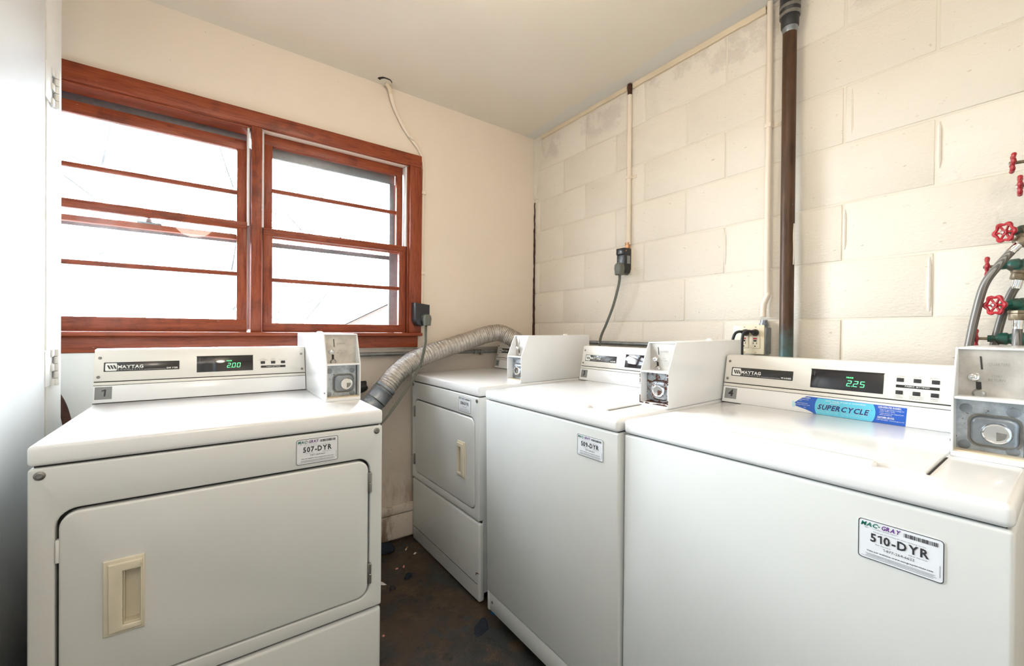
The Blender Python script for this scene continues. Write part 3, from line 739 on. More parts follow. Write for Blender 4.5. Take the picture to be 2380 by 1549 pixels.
# ------------------------------------------------------------------ machines
def dryer(origin, rz, rx, w, number, sticker, price, hinge_right, label, group, rusty=False, cf=.211, cbk=.743, ch=.214):
    t = empty('dryer', origin, rz, rx); tag(t, label, 'dryer', group)
    ZT = Z(-.229)
    box('cabinet', 'enamel_shade', (.004, .022, Z(-1.10)), (w-.004, .715, Z(-.272)), t, .006)
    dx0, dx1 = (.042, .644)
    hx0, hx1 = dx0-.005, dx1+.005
    rim = pris('front_panel', 'enamel_shade', rrect(0, w, Z(-.789), Z(-.2735), .006, 3), 0, .024, t, holes=[rrect(hx0, hx1, Z(-.754), Z(-.361), .034, 7)], bev=.004)
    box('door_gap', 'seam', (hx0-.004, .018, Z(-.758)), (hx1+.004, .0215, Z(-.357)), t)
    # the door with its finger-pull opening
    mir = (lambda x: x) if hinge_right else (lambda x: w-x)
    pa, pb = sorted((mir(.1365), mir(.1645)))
    dr_ = pris('door', 'enamel_shade', rrect(dx0, dx1, Z(-.750), Z(-.3675), .030, 7), -.002, .017, t, holes=[[(pb, Z(-.621)), (pb, Z(-.507)), (pa, Z(-.507)), (pa, Z(-.621))]], bev=.005)
    ha, hb = sorted((mir(.106), mir(.1705)))
    hd = pris('handle', 'almond', [(ha, Z(-.6385)), (hb, Z(-.6385)), (hb, Z(-.4825)), (ha, Z(-.4825))], -.0065, -.001, dr_, holes=[[(pb, Z(-.621)), (pb, Z(-.507)), (pa, Z(-.507)), (pa, Z(-.621))]], bev=.002)
    ia, ib = sorted((mir(.114), mir(.1675)))
    pris('handle_rim', 'almond', [(ia, Z(-.632)), (ib, Z(-.632)), (ib, Z(-.490)), (ia, Z(-.490))], -.0115, -.006, hd, holes=[[(pb, Z(-.621)), (pb, Z(-.507)), (pa, Z(-.507)), (pa, Z(-.621))]], bev=.0025)
    e_ = .0006
    boxes('finger_well', 'almond', [((pa+e_, .0145, Z(-.6205)), (pb-e_, .0165, Z(-.5075))), ((pa+e_, -.0055, Z(-.6204)), (pa+.002, .0155, Z(-.5076))), ((pb-.002, -.0055, Z(-.6204)), (pb-e_, .0155, Z(-.5076))), ((pa+.0018, -.0055, Z(-.6204)), (pb-.0018, .0155, Z(-.6185))), ((pa+.0018, -.0055, Z(-.5095)), (pb-.0018, .0155, Z(-.5076)))], hd)
    hx = mir(.6475)
    for za in (-.431, -.688):
        hg = box('hinge', 'screw', (hx-.0045, -.0035, Z(za-.029)), (hx+.0045, .006, Z(za+.029)), t, .0015)
        for q in range(2): cyl('knuckle', 'steel', (hx+(.002 if hinge_right else -.002), -.004, Z(za-.028+q*.029)), (0, 0, 1), [(0, .0025), (.001, .0036), (.026, .0036), (.027, .0025)], hg, 10)
    if hinge_right:
        box('latch_tab', 'liner', (dx0-.0045, -.001, Z(-.465)), (dx0+.001, .012, Z(-.42)), t, .001)
    lw = box('lower_panel', 'enamel_shade', (0, .001, Z(-1.130)), (w, .03, Z(-.7965)), t, .010, 3)
    box('toe_line', 'seam', (.012, .0002, Z(-1.0562)), (w-.014, .0015, Z(-1.0545)), lw)
    box('seam_strip', 'seam', (.004, .012, Z(-.799)), (w-.004, .02, Z(-.786)), t)
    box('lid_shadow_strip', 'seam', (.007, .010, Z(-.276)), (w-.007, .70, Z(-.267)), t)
    box('top_panel', 'enamel', (-.001, -.002, Z(-.2695)), (w+.001, .722, ZT), t, .008, 3)
    for xx in (.0165, w-.0165): screw_at('front_screw', t, (xx, 0, Z(-.288)), r=.0085)
    sx0 = .461 if hinge_right else .515
    service_sticker(t, sx0, sx0+.101, Z(-.350), Z(-.285), sticker)
    x0 = w-.107
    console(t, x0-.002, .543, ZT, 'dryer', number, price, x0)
    coin_box(t, x0, w-.001, cf, cbk, ZT, rusty, True, ch)
    for xx in (.06, w-.06):
        for yy in (.06, .66): cyl('foot', 'rubber', (xx, yy, 0), (0, 0, 1), [(0, .02), (.02, .02), (.03, .012), (.06, .012)], t, 12)
    return t
def washer(origin, rz, rx, w, number, sticker, price, st, label, group, coin_f, cons_y, cw, rusty=False, knob=True, ch=.206):
    t = empty('washer', origin, rz, rx); tag(t, label, 'washer', group)
    ZT = Z(-.231)
    box('cabinet', 'enamel_shade', (0, 0, Z(-1.012)), (w, .66, Z(-.2680)), t, .006, 3)
    tp = box('toe_panel', 'enamel_shade', (.003, .003, Z(-1.085)), (w-.003, .06, Z(-1.0145)), t, .004)
    box('corner_post', 'enamel_shade', (0, .001, Z(-1.088)), (.018, .05, Z(-1.0)), t, .006)
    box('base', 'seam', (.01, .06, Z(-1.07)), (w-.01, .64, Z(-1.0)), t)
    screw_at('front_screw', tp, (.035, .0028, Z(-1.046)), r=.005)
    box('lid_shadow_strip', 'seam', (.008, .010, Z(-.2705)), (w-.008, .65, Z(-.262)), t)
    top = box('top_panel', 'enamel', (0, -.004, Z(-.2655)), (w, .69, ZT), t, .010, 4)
    # loading lid: low plate with a raised front lip and dark side gaps
    a, b = .068, w-.098
    fl = lambda x, y, z: Vector((x, z, 2*ZT-y))
    ld = pris('lid', 'enamel', [(a, .066), (b, .066), (b, cons_y-.012), (a, cons_y-.012)], ZT-.0045, ZT+.001, t, f=fl, bev=.003)
    pris('lid_lip', 'enamel', rrect(a+.17, b-.06, .050, .070, .008, 4), ZT-.0085, ZT+.001, ld, f=fl, bev=.004)
    box('lid_gap', 'seam', (b+.0005, .072, ZT-.002), (b+.0035, .235, ZT+.0006), t)
    box('lid_gap', 'tan', (a-.004, .075, ZT-.002), (a-.0005, cons_y-.012, ZT+.0006), t)
    service_sticker(t, st[0], st[1], Z(st[2]), Z(st[3]), sticker)
    x0 = w-cw
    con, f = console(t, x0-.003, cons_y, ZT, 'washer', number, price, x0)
    coin_box(t, x0, w-.001, coin_f, .66, ZT, rusty, knob, ch)
    for xx in (.06, w-.06):
        for yy in (.07, .60): cyl('foot', 'rubber', (xx, yy, 0), (0, 0, 1), [(0, .02), (.015, .02), (.02, .009), (.10, .009)], t, 12)
    return t, con, f
GD, GW = 'coin dryers', 'coin washers'
d1 = dryer((-.276, 1.1835, 0), math.radians(-.3), 0, .683, '1', '507-DYR', '2.00', True, 'front left white coin dryer tagged number 1 below the window', GD)
d2 = dryer((.909, 2.144, -.006), math.radians(-90+.45), math.radians(.5), .681, '2', '508-DYR', '', False, 'white coin dryer tagged number 2 in the far corner under the silver duct', GD, cf=.221, cbk=.66, ch=.211)
w3, c3, f3 = washer((.887, 1.360, 0), math.radians(-90-.25), math.radians(.9), .6495, '3', '509-DYR', '', (.499, .597, -.357, -.296), 'white coin washer tagged number 3 with rusty coin box, between dryer 2 and washer 4', GW, .222, .510, .100, rusty=True, ch=.195)
w4, c4, f4 = washer((.883, .703, 0), math.radians(-90), 0, .655, '4', '510-DYR', '2.25', (.487, .588, -.3715, -.307), 'white coin washer tagged number 4 with blue banner sticker, nearest at right', GW, .260, .505, .095, knob=False)
# banner sticker torn at its left end, on the kick plate of washer 4
fs = lambda u, v, o: f4(u, v, .002+o)
bl = [(.2400, .0495), (.4535, .0478), (.4523, .0026), (.2617, .0030), (.2500, .0085), (.2380, .0125), (.2200, .0170), (.2120, .0185), (.2160, .0205), (.2110, .0225), (.2165, .0240), (.2100, .0268), (.2180, .0345), (.2280, .0430)]
bn = pris('banner_sticker', 'stk_blue', bl, .0, .0005, c4, f=lambda x, y, z: fs(x, z, y), sm=False)
cy = []
for i in range(9): a = -.62+1.24*i/8; cy.append((.3941-.030+.030*math.cos(a), .0252+.0385*math.sin(a)))
cy2 = []
for i in range(9): a = PI-.62+1.24*i/8; cy2.append((.2615+.030+.030*math.cos(a), .0252+.0385*math.sin(a)))
cl = [(u, min(max(v, .0030), .0478)) for u, v in cy+cy2]
cyo = pris('banner_oval', 'stk_cyan', cl, .0, .0004, bn, f=lambda x, y, z: fs(x, z, .0005+y), sm=False)
bm = bmesh.new(); poly_into(bm, [(.2045, .0325), (.2120, .0300), (.2115, .0140), (.2055, .0150)], fs, .0006); link('torn_paper', bm, 'stk_pale', bn)
lettering('lettering', 'print_white', bn, fs, [('SUPERCYCLE', .2668, .0168, .0150, dict(width=.1130, bold=1, shear=.28)),
   ('GIVE YOUR WASH A CLEANING', .2850, .0412, .0034, dict(width=.088, shear=.2)), ('BOOST!', .2960, .0363, .0034, dict(width=.0220, shear=.2)),
   ('ED WASHERS', .2270, .0435, .0032, dict(width=.0220, bold=1)), ('und. Select cycle.', .2220, .0385, .0026, dict(width=.0240)), ('cycle.', .2210, .0350, .0026, dict(width=.008)),
   ('SuperCycle button', .2170, .0275, .0028, dict(width=.0270)), ('to start. Restart cycle.', .2170, .0228, .0028, dict(width=.0330)), ('visit', .2345, .0160, .0026), 
   ('COIN-OPERATED WASHERS', .3985, .0420, .0036, dict(width=.0440, bold=1)), ('* Deposit appropriate coinage for', .4010, .0362, .0026, dict(width=.0480)), ('wash. Select cycle.', .4020, .0322, .0026, dict(width=.0300)),
   ('* Add amount for SuperCycle', .4010, .0272, .0026, dict(width=.0470)), ('when prompted', .4020, .0232, .0026, dict(width=.0240)), ('CUSTOMER SERVICE', .3985, .0160, .0036, dict(width=.0320, bold=1)),
   ('1-877-264-6622 - www.macgray.com', .3970, .0102, .0026, dict(width=.0530))], [(.3980, .4440, .0408, .0412), (.3980, .4320, .0148, .0152)], o=.0011)
lettering('lettering', 'print_navy', bn, fs, [('SUPERCYCLE', .2676, .0174, .0138, dict(width=.1116, bold=1, shear=.28)), ('TM', .3850, .0310, .0016)], o=.0015)
lettering('lettering', 'stk_pale', bn, fs, [('The boost adds extra time', .2680, .0118, .0024, dict(width=.048)), ('and water to the wash cycle', .2660, .0085, .0024, dict(width=.050)), ('for an even cleaner load of laundry', .3230, .0118, .0024, dict(width=.052)), ('every time you need the extra help', .3230, .0085, .0024, dict(width=.058))], o=.0011)
# curl of dry tape on dryer 2's lower edge
tubeobj('tape_curl', 'rust', [(.6805, -.001, Z(-1.005)), (.672, -.003, Z(-1.005)), (.664, -.003, Z(-1.008)), (.660, -.002, Z(-1.018))], .0016, d2, 6)

# ------------------------------------------------------------------ foil dryer vent
vd_ = empty('vent_duct', (.68, 1.985, 0)); tag(vd_, 'crinkled silver foil vent duct rising from dryer 1 to the far corner', 'duct')
def loc(pts, o): return [Vector(p)-Vector(o) for p in pts]
DP = [(.672, 1.985, Z(-.312)), (.700, 2.000, Z(-.287)), (.768, 2.020, Z(-.220)), (.848, 2.050, Z(-.1727)), (.950, 2.068, Z(-.1325)), (1.080, 2.078, Z(-.0958)), (1.218, 2.078, Z(-.0567)), (1.322, 2.072, Z(-.0265)), (1.405, 2.045, Z(-.0135)), (1.455, 2.005, Z(-.037)), (1.500, 1.965, Z(-.075)), (1.535, 1.93, Z(-.125))]
path = spline(loc(DP, (.68, 1.985, 0)), 36)
rnd = random.Random(5); jit = [rnd.uniform(-.0007, .0007) for _ in range(len(path))]
bm = bmesh.new(); tube(bm, path, lambda i, n: .0502+(-.0024 if i % 5 == 0 else .0003)+jit[i], 40)
for v in bm.verts: v.co += Vector((mnoise.noise(v.co*38), mnoise.noise(v.co*38+Vector((9, 3, 1))), mnoise.noise(v.co*38+Vector((2, 7, 5)))))*.0022+Vector((mnoise.noise(v.co*140), mnoise.noise(v.co*140+Vector((9, 3, 1))), mnoise.noise(v.co*140+Vector((2, 7, 5)))))*.0014
bmesh.ops.recalc_face_normals(bm, faces=bm.faces); link('foil_hose', bm, 'foil', vd_, sm=True)
ax = (Vector(DP[1])-Vector(DP[0])).normalized()
base = Vector((.6500, 1.983, Z(-.339)))-Vector((.68, 1.985, 0))
cyl('collar', 'galv', base, (.66, .05, .75), [(0, .0515), (.002, .0535), (.006, .0520), (.050, .0520), (.053, .0545), (.057, .0545), (.060, .0505)], vd_, 30)
cyl('clamp', 'galv', base+Vector((.66, .05, .75)).normalized()*.066, (.66, .05, .75), [(0, .0515), (.0008, .0525), (.012, .0525), (.0128, .0515)], vd_, 30)
EP = [(.40, 1.985, Z(-.40)), (.50, 1.985, Z(-.398)), (.575, 1.984, Z(-.390)), (.625, 1.983, Z(-.364)), (.6500, 1.983, Z(-.339))]
bm = bmesh.new(); tube(bm, spline(loc(EP, (.68, 1.985, 0)), 6), lambda i, n: .050+(.0016 if i % 6 == 0 else 0), 26)
bmesh.ops.recalc_face_normals(bm, faces=bm.faces); link('elbow', bm, 'galv', vd_, sm=True)
# dark lump standing in for the ragged black hole by the elbow
bm = bmesh.new(); bmesh.ops.create_icosphere(bm, subdivisions=3, radius=.034)
for v in bm.verts: v.co = Vector((v.co.x*1.5, v.co.y*.7, v.co.z*.8))*(1+.45*mnoise.noise(v.co*45))
o = link('wall_hole', bm, 'rubber', None, sm=True); o.location = (.615, 2.125, Z(-.285)); tag(o, 'dark lump for the ragged black hole between the vent elbow and the window wall', 'wall_hole')

# ------------------------------------------------------------------ dryer receptacles, cords and conduits
def receptacle(name, origin, rz, label, grp):
    """surface-mounted box; local x along the wall, y out of the wall, z up, origin at the bottom centre of the back"""
    t = empty(name, origin, rz); tag(t, label, 'outlet', grp)
    return t
# (a) window wall, facing -Y
ra = receptacle('dryer_outlet', (.945, YW, Z(.020)), 0, 'glossy black dryer outlet on the window casing, plug below', 'dryer outlets')
pris('outlet_housing', 'boxblk', [(-.046, .128), (.040, .118), (.040, .035), (.028, .008), (-.012, 0), (-.034, .008), (-.046, .03)], -.070, -.004, ra, bev=.006)
box('mounting_plate', 'ivory', (-.048, -.006, .0), (.044, 0, .128), ra, .002)
cyl('socket_face', 'boxblk', (.012, -.069, .042), (0, -1, 0), [(0, .027), (.004, .026), (.006, .022)], ra, 24)
# (b) block wall, facing -X
rb = receptacle('dryer_outlet', (XW, 1.398, Z(.295)), -PI/2, 'matte black dryer outlet with grey label on the block wall', 'dryer outlets')
pris('outlet_housing', 'boxblk', [(-.025, .100), (.025, .100), (.025, .030), (.017, .008), (.002, 0), (-.025, .006)], -.062, -.006, rb, bev=.003)
box('cover_cap', 'boxblk', (-.026, -.066, .100), (.0255, -.006, .134), rb, .003)
pris('mounting_plate', 'ivory', [(-.028, .134), (.0285, .134), (.0285, .028), (.02, .002), (-.02, .0)], -.008, .0, rb, bev=.001)
box('rating_label', 'tag_grey', (.0249, -.040, .055), (.0256, -.016, .096), rb)
cyl('cover_screw', 'copperflag', (.0255, -.05, .120), (1, 0, 0), [(0, .004), (.001, .003)], rb, 10)
lettering('lettering', 'print_grey', rb, lambda u, v, o: Vector((u, -.0622-o, v)), [('NEMA', -.019, .072, .006, dict(width=.02)), ('30A', -.017, .060, .006, dict(width=.016))])
def plug_cord(origin, rz, pl, path, label, grp, fw=1.0):
    t = empty('power_cord', origin, rz); tag(t, label, 'cord', grp)
    o_ = [(-.016, .0), (.016, .0), (.021, .035), (.018, .052), (.009, .060), (-.009, .060), (-.018, .052), (-.021, .035)]
    pris('plug', 'cordgrey', [(pl[0]+a, pl[2]+b) for a, b in o_], pl[1]-.030, pl[1]+.004, t, bev=.006)
    bm = bmesh.new()
    for k_ in (-1, 0, 1):
        pp = [p_+Vector((k_*.0042*fw, 0, 0)) for p_ in spline([Vector(q) for q in path], 10)]
        tube(bm, pp, .0036, 8)
    bmesh.ops.recalc_face_normals(bm, faces=bm.faces); link('flat_cable', bm, 'cordgrey', t, sm=True)
    return t
o0 = Vector((.957, YW-.074, Z(.026)))
pc = [(.953, 2.085, .026), (.945, 2.075, .0), (.935, 2.058, -.074), (.911, 2.02, -.176), (.862, 2.00, -.268), (.806, 1.99, -.340), (.752, 1.985, -.412), (.690, 1.98, -.480), (.55, 1.96, -.56)]
pc = [(.953, 2.085, .026), (.944, 2.068, .0), (.921, 2.02, -.0335), (.903, 1.985, -.075), (.878, 1.98, -.170), (.824, 1.96, -.252), (.762, 1.93, -.3176), (.702, 1.91, -.381), (.655, 1.905, -.43), (.58, 1.925, -.50)]
plug_cord((0, 0, 0), 0, (.957, YW-.080, Z(.024)), [(a, b, Z(c)) for a, b, c in pc], 'grey flat power cord hanging from the window-side outlet over the duct', 'grey dryer cords')
tb = plug_cord((XW-.063, 1.391, Z(.289)), -PI/2, (0, -.004, 0), [(0, -.012, .005), (-.002, -.012, -.03), (-.018, -.010, -.085), (-.050, -.006, -.165), (-.095, -.002, -.25), (-.134, .0, -.322), (-.145, .0, -.40)], 'grey flat power cord hanging on the block wall behind washer 3', 'grey dryer cords')
# painted conduits on the block wall
def conduit(name, y, z0, z1, x, r, clips, label, mat='wall', bend=None):
    t = empty(name, (x, y, 0)); tag(t, label, 'conduit', 'painted conduits on the block wall')
    pts = [(0, 0, Z(z1)), (0, 0, Z(z1-.1)), (0, 0, Z((z0+z1)/2))]+([(0, 0, Z(z0+.14)), (0, -.004, Z(z0+.09)), (-.004, .009, Z(z0+.05))] if bend else [])+[((-.006 if bend else 0), (.011 if bend else 0), Z(z0))]
    tubeobj('tube', mat, pts, r, t, 14, 6)
    for cz in clips:
        box('strap', mat, (-r-.001, -r-.001, Z(cz-.008)), (XW-x, r+.001, Z(cz+.008)), t, .002)
        box('strap_tab', mat, (XW-x-.003, -r-.026, Z(cz-.008)), (XW-x+.001, -r, Z(cz+.008)), t, .001)
        cyl('strap_screw', mat, (XW-x-.003, -r-.016, Z(cz)), (-1, 0, 0), [(0, .004), (.002, .003)], t, 10)
    return t
ca = conduit('conduit', 1.388, .452, 1.225, XW-.013, .0125, (.80,), 'painted conduit from ceiling down to the black outlet on block wall')
box('rusty_end', 'rust', (-.009, -.008, Z(1.225)), (.010, .008, Z(1.283)), ca, .001)
box('copper_strap', 'copperflag', (-.012, -.010, Z(.432)), (.004, .012, Z(.462)), ca, .001)
cb_ = conduit('conduit', .7205, .062, 1.284, XW-.017, .0105, (.805,), 'painted conduit running down to the twin outlet beside the copper pipe', bend=True)
# cream cable from ceiling hole to the window outlet
cab = empty('electrical_cable', (.96, YW, 0)); tag(cab, 'cream painted cable from a ceiling hole to the window outlet', 'cable')
CPT = [(.748, 2.138, 1.284), (.7692, 2.150, 1.2651), (.7928, 2.160, 1.1943), (.8479, 2.163, 1.0978), (.9043, 2.162, 1.0331), (.9433, 2.166, .992), (.9694, 2.166, .9153), (.9695, 2.167, .7836), (.9680, 2.167, .50), (.9670, 2.167, .3053), (.9655, 2.166, .22), (.962, 2.160, .146)]
tubeobj('sheath', 'wall', loc([(a, b, Z(c)) for a, b, c in CPT], (.96, YW, 0)), lambda i, n: .0125-.0045*min(1, i/(n*.55)), cab, 12, 8, flat=.55, up=(0, 1, 0))
for a, b, c, rr in ((.894, 2.160, 1.0445, .5), (.9690, 2.165, .762, 0), (.9672, 2.165, .318, 0)):
    o = box('cable_clip', 'wall', (-.0125, -.010, -.008), (.0125, .010, .008), cab, .002); o.location = Vector((a, b, Z(c)))-Vector((.96, YW, 0)); o.rotation_euler = (0, rr, 0)
tubeobj('bare_wire', 'tan', loc([(a, b, Z(c)) for a, b, c in ((.745, 2.136, 1.2835), (.757, 2.144, 1.275), (.7692, 2.150, 1.2651), (.777, 2.1545, 1.243))], (.96, YW, 0)), .0134, cab, 12, 5, flat=.6, up=(0, 1, 0))
# torn hole where it leaves the ceiling
hp = [(.035*math.cos(a)*(1+.18*math.sin(3*a)), .022*math.sin(a)*(1+.15*math.cos(2*a))) for a in [2*PI*i/14 for i in range(14)]]
o = pris('ceiling_hole', 'seam', hp, 0, -.002, ceiling, f=lambda x, y, z: Vector((.735+x, 2.118+z, Z(ZC)-.0005+y)), sm=False)
o = pris('patch_flap', 'mortar', [(a*.78, b*.8) for a, b in hp], 0, -.004, o, f=lambda x, y, z: Vector((.741+x, 2.122+z, Z(ZC)-.0025+y)), sm=False)

# twin ground-fault outlet
go = empty('wall_outlet', (XW, .772, Z(-.084)), -PI/2); tag(go, 'ivory twin outlet with red reset buttons on a grey metal box', 'outlet')
box('junction_box', 'galv', (-.058, -.046, .004), (.062, 0, .104), go, .003)
cp = box('cover_plate', 'ivory', (-.060, -.0525, .0), (.058, -.045, .1145), go, .004)
for uu in (-.0325, .0095):
    rc = box('receptacle', 'ivory', (uu, -.0555, .0235), (uu+.034, -.051, .091), cp, .0015)
    c_ = uu+.017
    box('reset_button', 'redbtn', (c_-.0065, -.0575, .0585), (c_+.0065, -.0545, .0640), rc, .0005)
    box('test_button', 'rubber', (c_-.0055, -.0572, .0495), (c_+.0055, -.0545, .0555), rc, .0005)
    boxes('socket_slots', 'seam', [((c_-.0078, -.0558, .0395), (c_-.0058, -.0552, .0465)), ((c_+.0048, -.0558, .0395), (c_+.0068, -.0552, .0465)), ((c_-.0025, -.0558, .0290), (c_+.0025, -.0552, .0335))], rc)
    for zz_ in (.008, .1065): screw_at('plate_screw', cp, (c_, -.0525, zz_), r=.0028, mat='ivory')
cyl('conduit_connector', 'galv', (.0425, -.018, .104), (0, 0, 1), [(0, .013), (.010, .013), (.011, .0165), (.016, .0165), (.017, .0125), (.030, .0125)], go, 18)
def black_cord(y, zt, pts, label):
    t = empty('appliance_cord', (XW-.056, y, Z(zt)), -PI/2); tag(t, label, 'cord', 'black washer cords')
    cyl('plug', 'rubber', (.003, .0, .0), (0, -1, 0), [(0, .0085), (.004, .0135), (.016, .0125), (.024, .009), (.030, .0065)], t, 16)
    tubeobj('lead', 'rubber', pts, .0055, t, 10)
black_cord(.781, .0005, [(.003, -.026, .003), (-.010, -.036, .003), (-.022, -.040, -.006), (-.030, -.042, -.035), (-.034, -.042, -.08), (-.036, -.040, -.13)], 'black washer cord plugged into left socket of the ivory outlet')
black_cord(.7455, .0005, [(.003, -.026, .004), (-.012, -.040, .005), (-.022, -.046, -.003), (-.026, -.048, -.03), (-.0265, -.048, -.07), (-.027, -.046, -.13)], 'black washer cord plugged into right socket, hanging in front of the ivory outlet')

# copper drain pipe
pp_ = empty('drain_pipe', (XW-.045, .6415, 0)); tag(pp_, 'aged brown copper drain pipe with green corrosion on the block wall', 'pipe')
cyl('pipe', 'copper', (0, 0, .0), (0, 0, 1), [(0, .0225), (Z(1.13), .0225)], pp_, 28)
cp_ = cyl('coupling', 'rubber', (0, 0, Z(1.125)), (0, 0, 1), [(0, .0265), (.004, .0285), (.034, .0290), (.036, .0310), (.060, .0315), (.062, .0330), (.085, .0335), (.088, .0320), (.158, .0330)], pp_, 28)
for a in (.040, .066): cyl('band_clamp', 'screw', (0, 0, Z(1.125+a)), (0, 0, 1), [(0, .0325), (.001, .0338), (.012, .0338), (.013, .0325)], cp_, 28)
cyl('solder_ring', 'galv', (0, 0, Z(1.105)), (0, 0, 1), [(0, .0226), (.006, .0240), (.022, .0255)], pp_, 28)
tubeobj('paint_drip', 'mortar', [(-.004, -.0225, Z(.40)), (-.006, -.0228, Z(.36)), (-.004, -.0226, Z(.31)), (-.006, -.0224, Z(.25))], lambda i, n: .0035*(.5+.5*math.sin(PI*i/n)), pp_, 6)
# grey horizontal pipes
t = empty('steel_pipe', (0, YW-.0115, Z(-.128))); tag(t, 'grey metal pipe running level along the window wall under the sill', 'pipe', 'level grey pipes')
tubeobj('pipe', 'greypipe', [(-.19, 0, 0), (.5, 0, 0), (1.62, 0, 0)], .0105, t, 14, 2)
cyl('coupling', 'greypipe', (1.30, 0, 0), (1, 0, 0), [(0, .0125), (.001, .0145), (.024, .0145), (.025, .0125)], t, 16)
box('strap', 'greypipe', (1.345, -.013, -.02), (1.360, .014, .012), t, .002)
t = empty('steel_pipe', (XW-.016, 0, Z(-.062))); tag(t, 'grey metal pipe running level along the block wall behind washer 3', 'pipe', 'level grey pipes')
tubeobj('pipe', 'greypipe', [(0, .90, 0), (0, 1.5, 0), (0, 2.12, 0)], .0105, t, 14, 2)
# white board under the sill at the left, with a dark strap hanging beside it
box('backing_board', 'jambpaint', (-.70, YW-.012, Z(-.60)), (-.20, YW+.011, Z(-.0945)), wf, .002)
t = tubeobj('drain_hose', 'gapwood', [(-.455, 2.10, Z(-.19)), (-.420, 2.09, Z(-.235)), (-.395, 2.07, Z(-.30)), (-.380, 2.05, Z(-.40)), (-.375, 2.04, Z(-.60)), (-.375, 2.04, .02)], .018, None, 12, 6, flat=.5)
tag(t, 'dark brown flat hose drooping behind the left edge of dryer 1', 'hose')
# pencil-thin nail head on block wall
cyl('screw_head', 'mortar', (XW+.002, .165, Z(-.048)), (-1, 0, 0), [(0, .006), (.006, .005), (.009, .003)], wr, 12)

# ------------------------------------------------------------------ water valves and braided hoses, at right
def wheel_mesh(bm, c, d, R, seg=48):
    d, u, w = frame_of(d); c = Vector(c)
    rim = []
    for i in range(seg):
        a = 2*PI*i/seg; rr = R*(1+.085*math.cos(6*a)); rim.append(c+(u*math.cos(a)+w*math.sin(a))*rr)
    n = len(rim); rings = []
    for i in range(n):
        tdir = (rim[(i+1) % n]-rim[i-1]).normalized(); out = tdir.cross(d).normalized(); rad = .0042*(1+.25*math.cos(6*2*PI*i/seg))
        rings.append([bm.verts.new(rim[i]+out*rad*math.cos(2*PI*k_/8)+d*rad*math.sin(2*PI*k_/8)) for k_ in range(8)])
    for i in range(n):
        a, b = rings[i], rings[(i+1) % n]
        for k_ in range(8): bm.faces.new((a[k_], a[(k_+1) % 8], b[(k_+1) % 8], b[k_]))
    for i in range(6):
        a = 2*PI*(i)/6; q = c+(u*math.cos(a)+w*math.sin(a))*R*1.0
        tube(bm, [c+(q-c)*.2+d*.002, c+(q-c)*.6+d*.001, q], .0026, 6)
    lathe(bm, c-d*.004, d, [(0, .0075), (.007, .0075)], 14)
    bmesh.ops.recalc_face_normals(bm, faces=bm.faces)
def valve(c, d, R, blen, label, nut=None, wheel=True, body='verd', out=None):
    """handwheel centre c, d = direction from wheel into the body"""
    d = Vector(d).normalized(); t = empty('water_valve', c); tag(t, label, 'valve', 'water supply valves')
    bm = bmesh.new(); wheel_mesh(bm, (0, 0, 0), d, R); wh = link('handwheel', bm, 'red', t, sm=True)
    cyl('wheel_nut', 'chrome', -d*.003, -d, [(0, .0045), (.004, .0045), (.005, .002)], wh, 6)
    cyl('stem', 'brass', d*.002, d, [(0, .004), (.022, .004)], t, 10)
    cyl('packing_nut', body, d*.020, d, [(0, .009), (.002, .0105), (.014, .0105), (.016, .0085)], t, 6)
    pr = [(.034, .010), (.040, .0155), (.054, .0165), (.058, .013), (.066, .017), (.082, .0175), (.086, .013), (.086+blen, .013)]
    cyl('body', body, (0, 0, 0), d, pr, t, 18)
    if nut is not None:
        q = Vector(nut)-Vector(c); s_ = d*(.074); dirn = (q-s_).normalized()
        cyl('outlet_port', body, s_, dirn, [(0, .012), ((q-s_).length, .012)], t, 16)
    return t
def hose(pts, nut_d, label, n0=.017):
    t = empty('braided_hose', pts[0]); tag(t, label, 'hose', 'braided water hoses')
    p0 = Vector(pts[0])
    tubeobj('braid', 'braid', loc(pts, p0), .0088, t, 14, 10)
    d = Vector(nut_d).normalized()
    cyl('coupling_nut', 'brass', -d*.004, -d, [(-.012, .0150), (-.010, .0165), (.004, .0165), (.006, .0185), (.012, .0185), (.013, .012)], t, 8)
    cyl('ferrule', 'chrome', d*.004, d, [(0, .0098), (.018, .0098), (.020, .0092), (.024, .0100), (.026, .0100)], t, 16)
    return t
# two shut-offs high on the wall, wheels edge-on
valve((1.655, .1040, Z(.438)), (.12, -1, -.05), .0205, .05, 'topmost red handwheel valve, edge-on, on the block wall at far right')
valve((1.615, .0895, Z(.368)), (.05, -1, 0), .0205, .05, 'second highest red handwheel valve, edge-on, on the block wall at far right')
# front wheels, face-on
valve((1.650, .1157, Z(.2633)), (.78, -.62, .06), .0212, .05, 'red handwheel valve seen face-on above the bent hose', nut=(1.682, .080, Z(.240)), out=1)
valve((1.640, .1292, Z(.0763)), (.78, -.62, .04), .0212, .05, 'red handwheel valve seen face-on in front of the second hose', nut=(1.672, .090, Z(.054)))
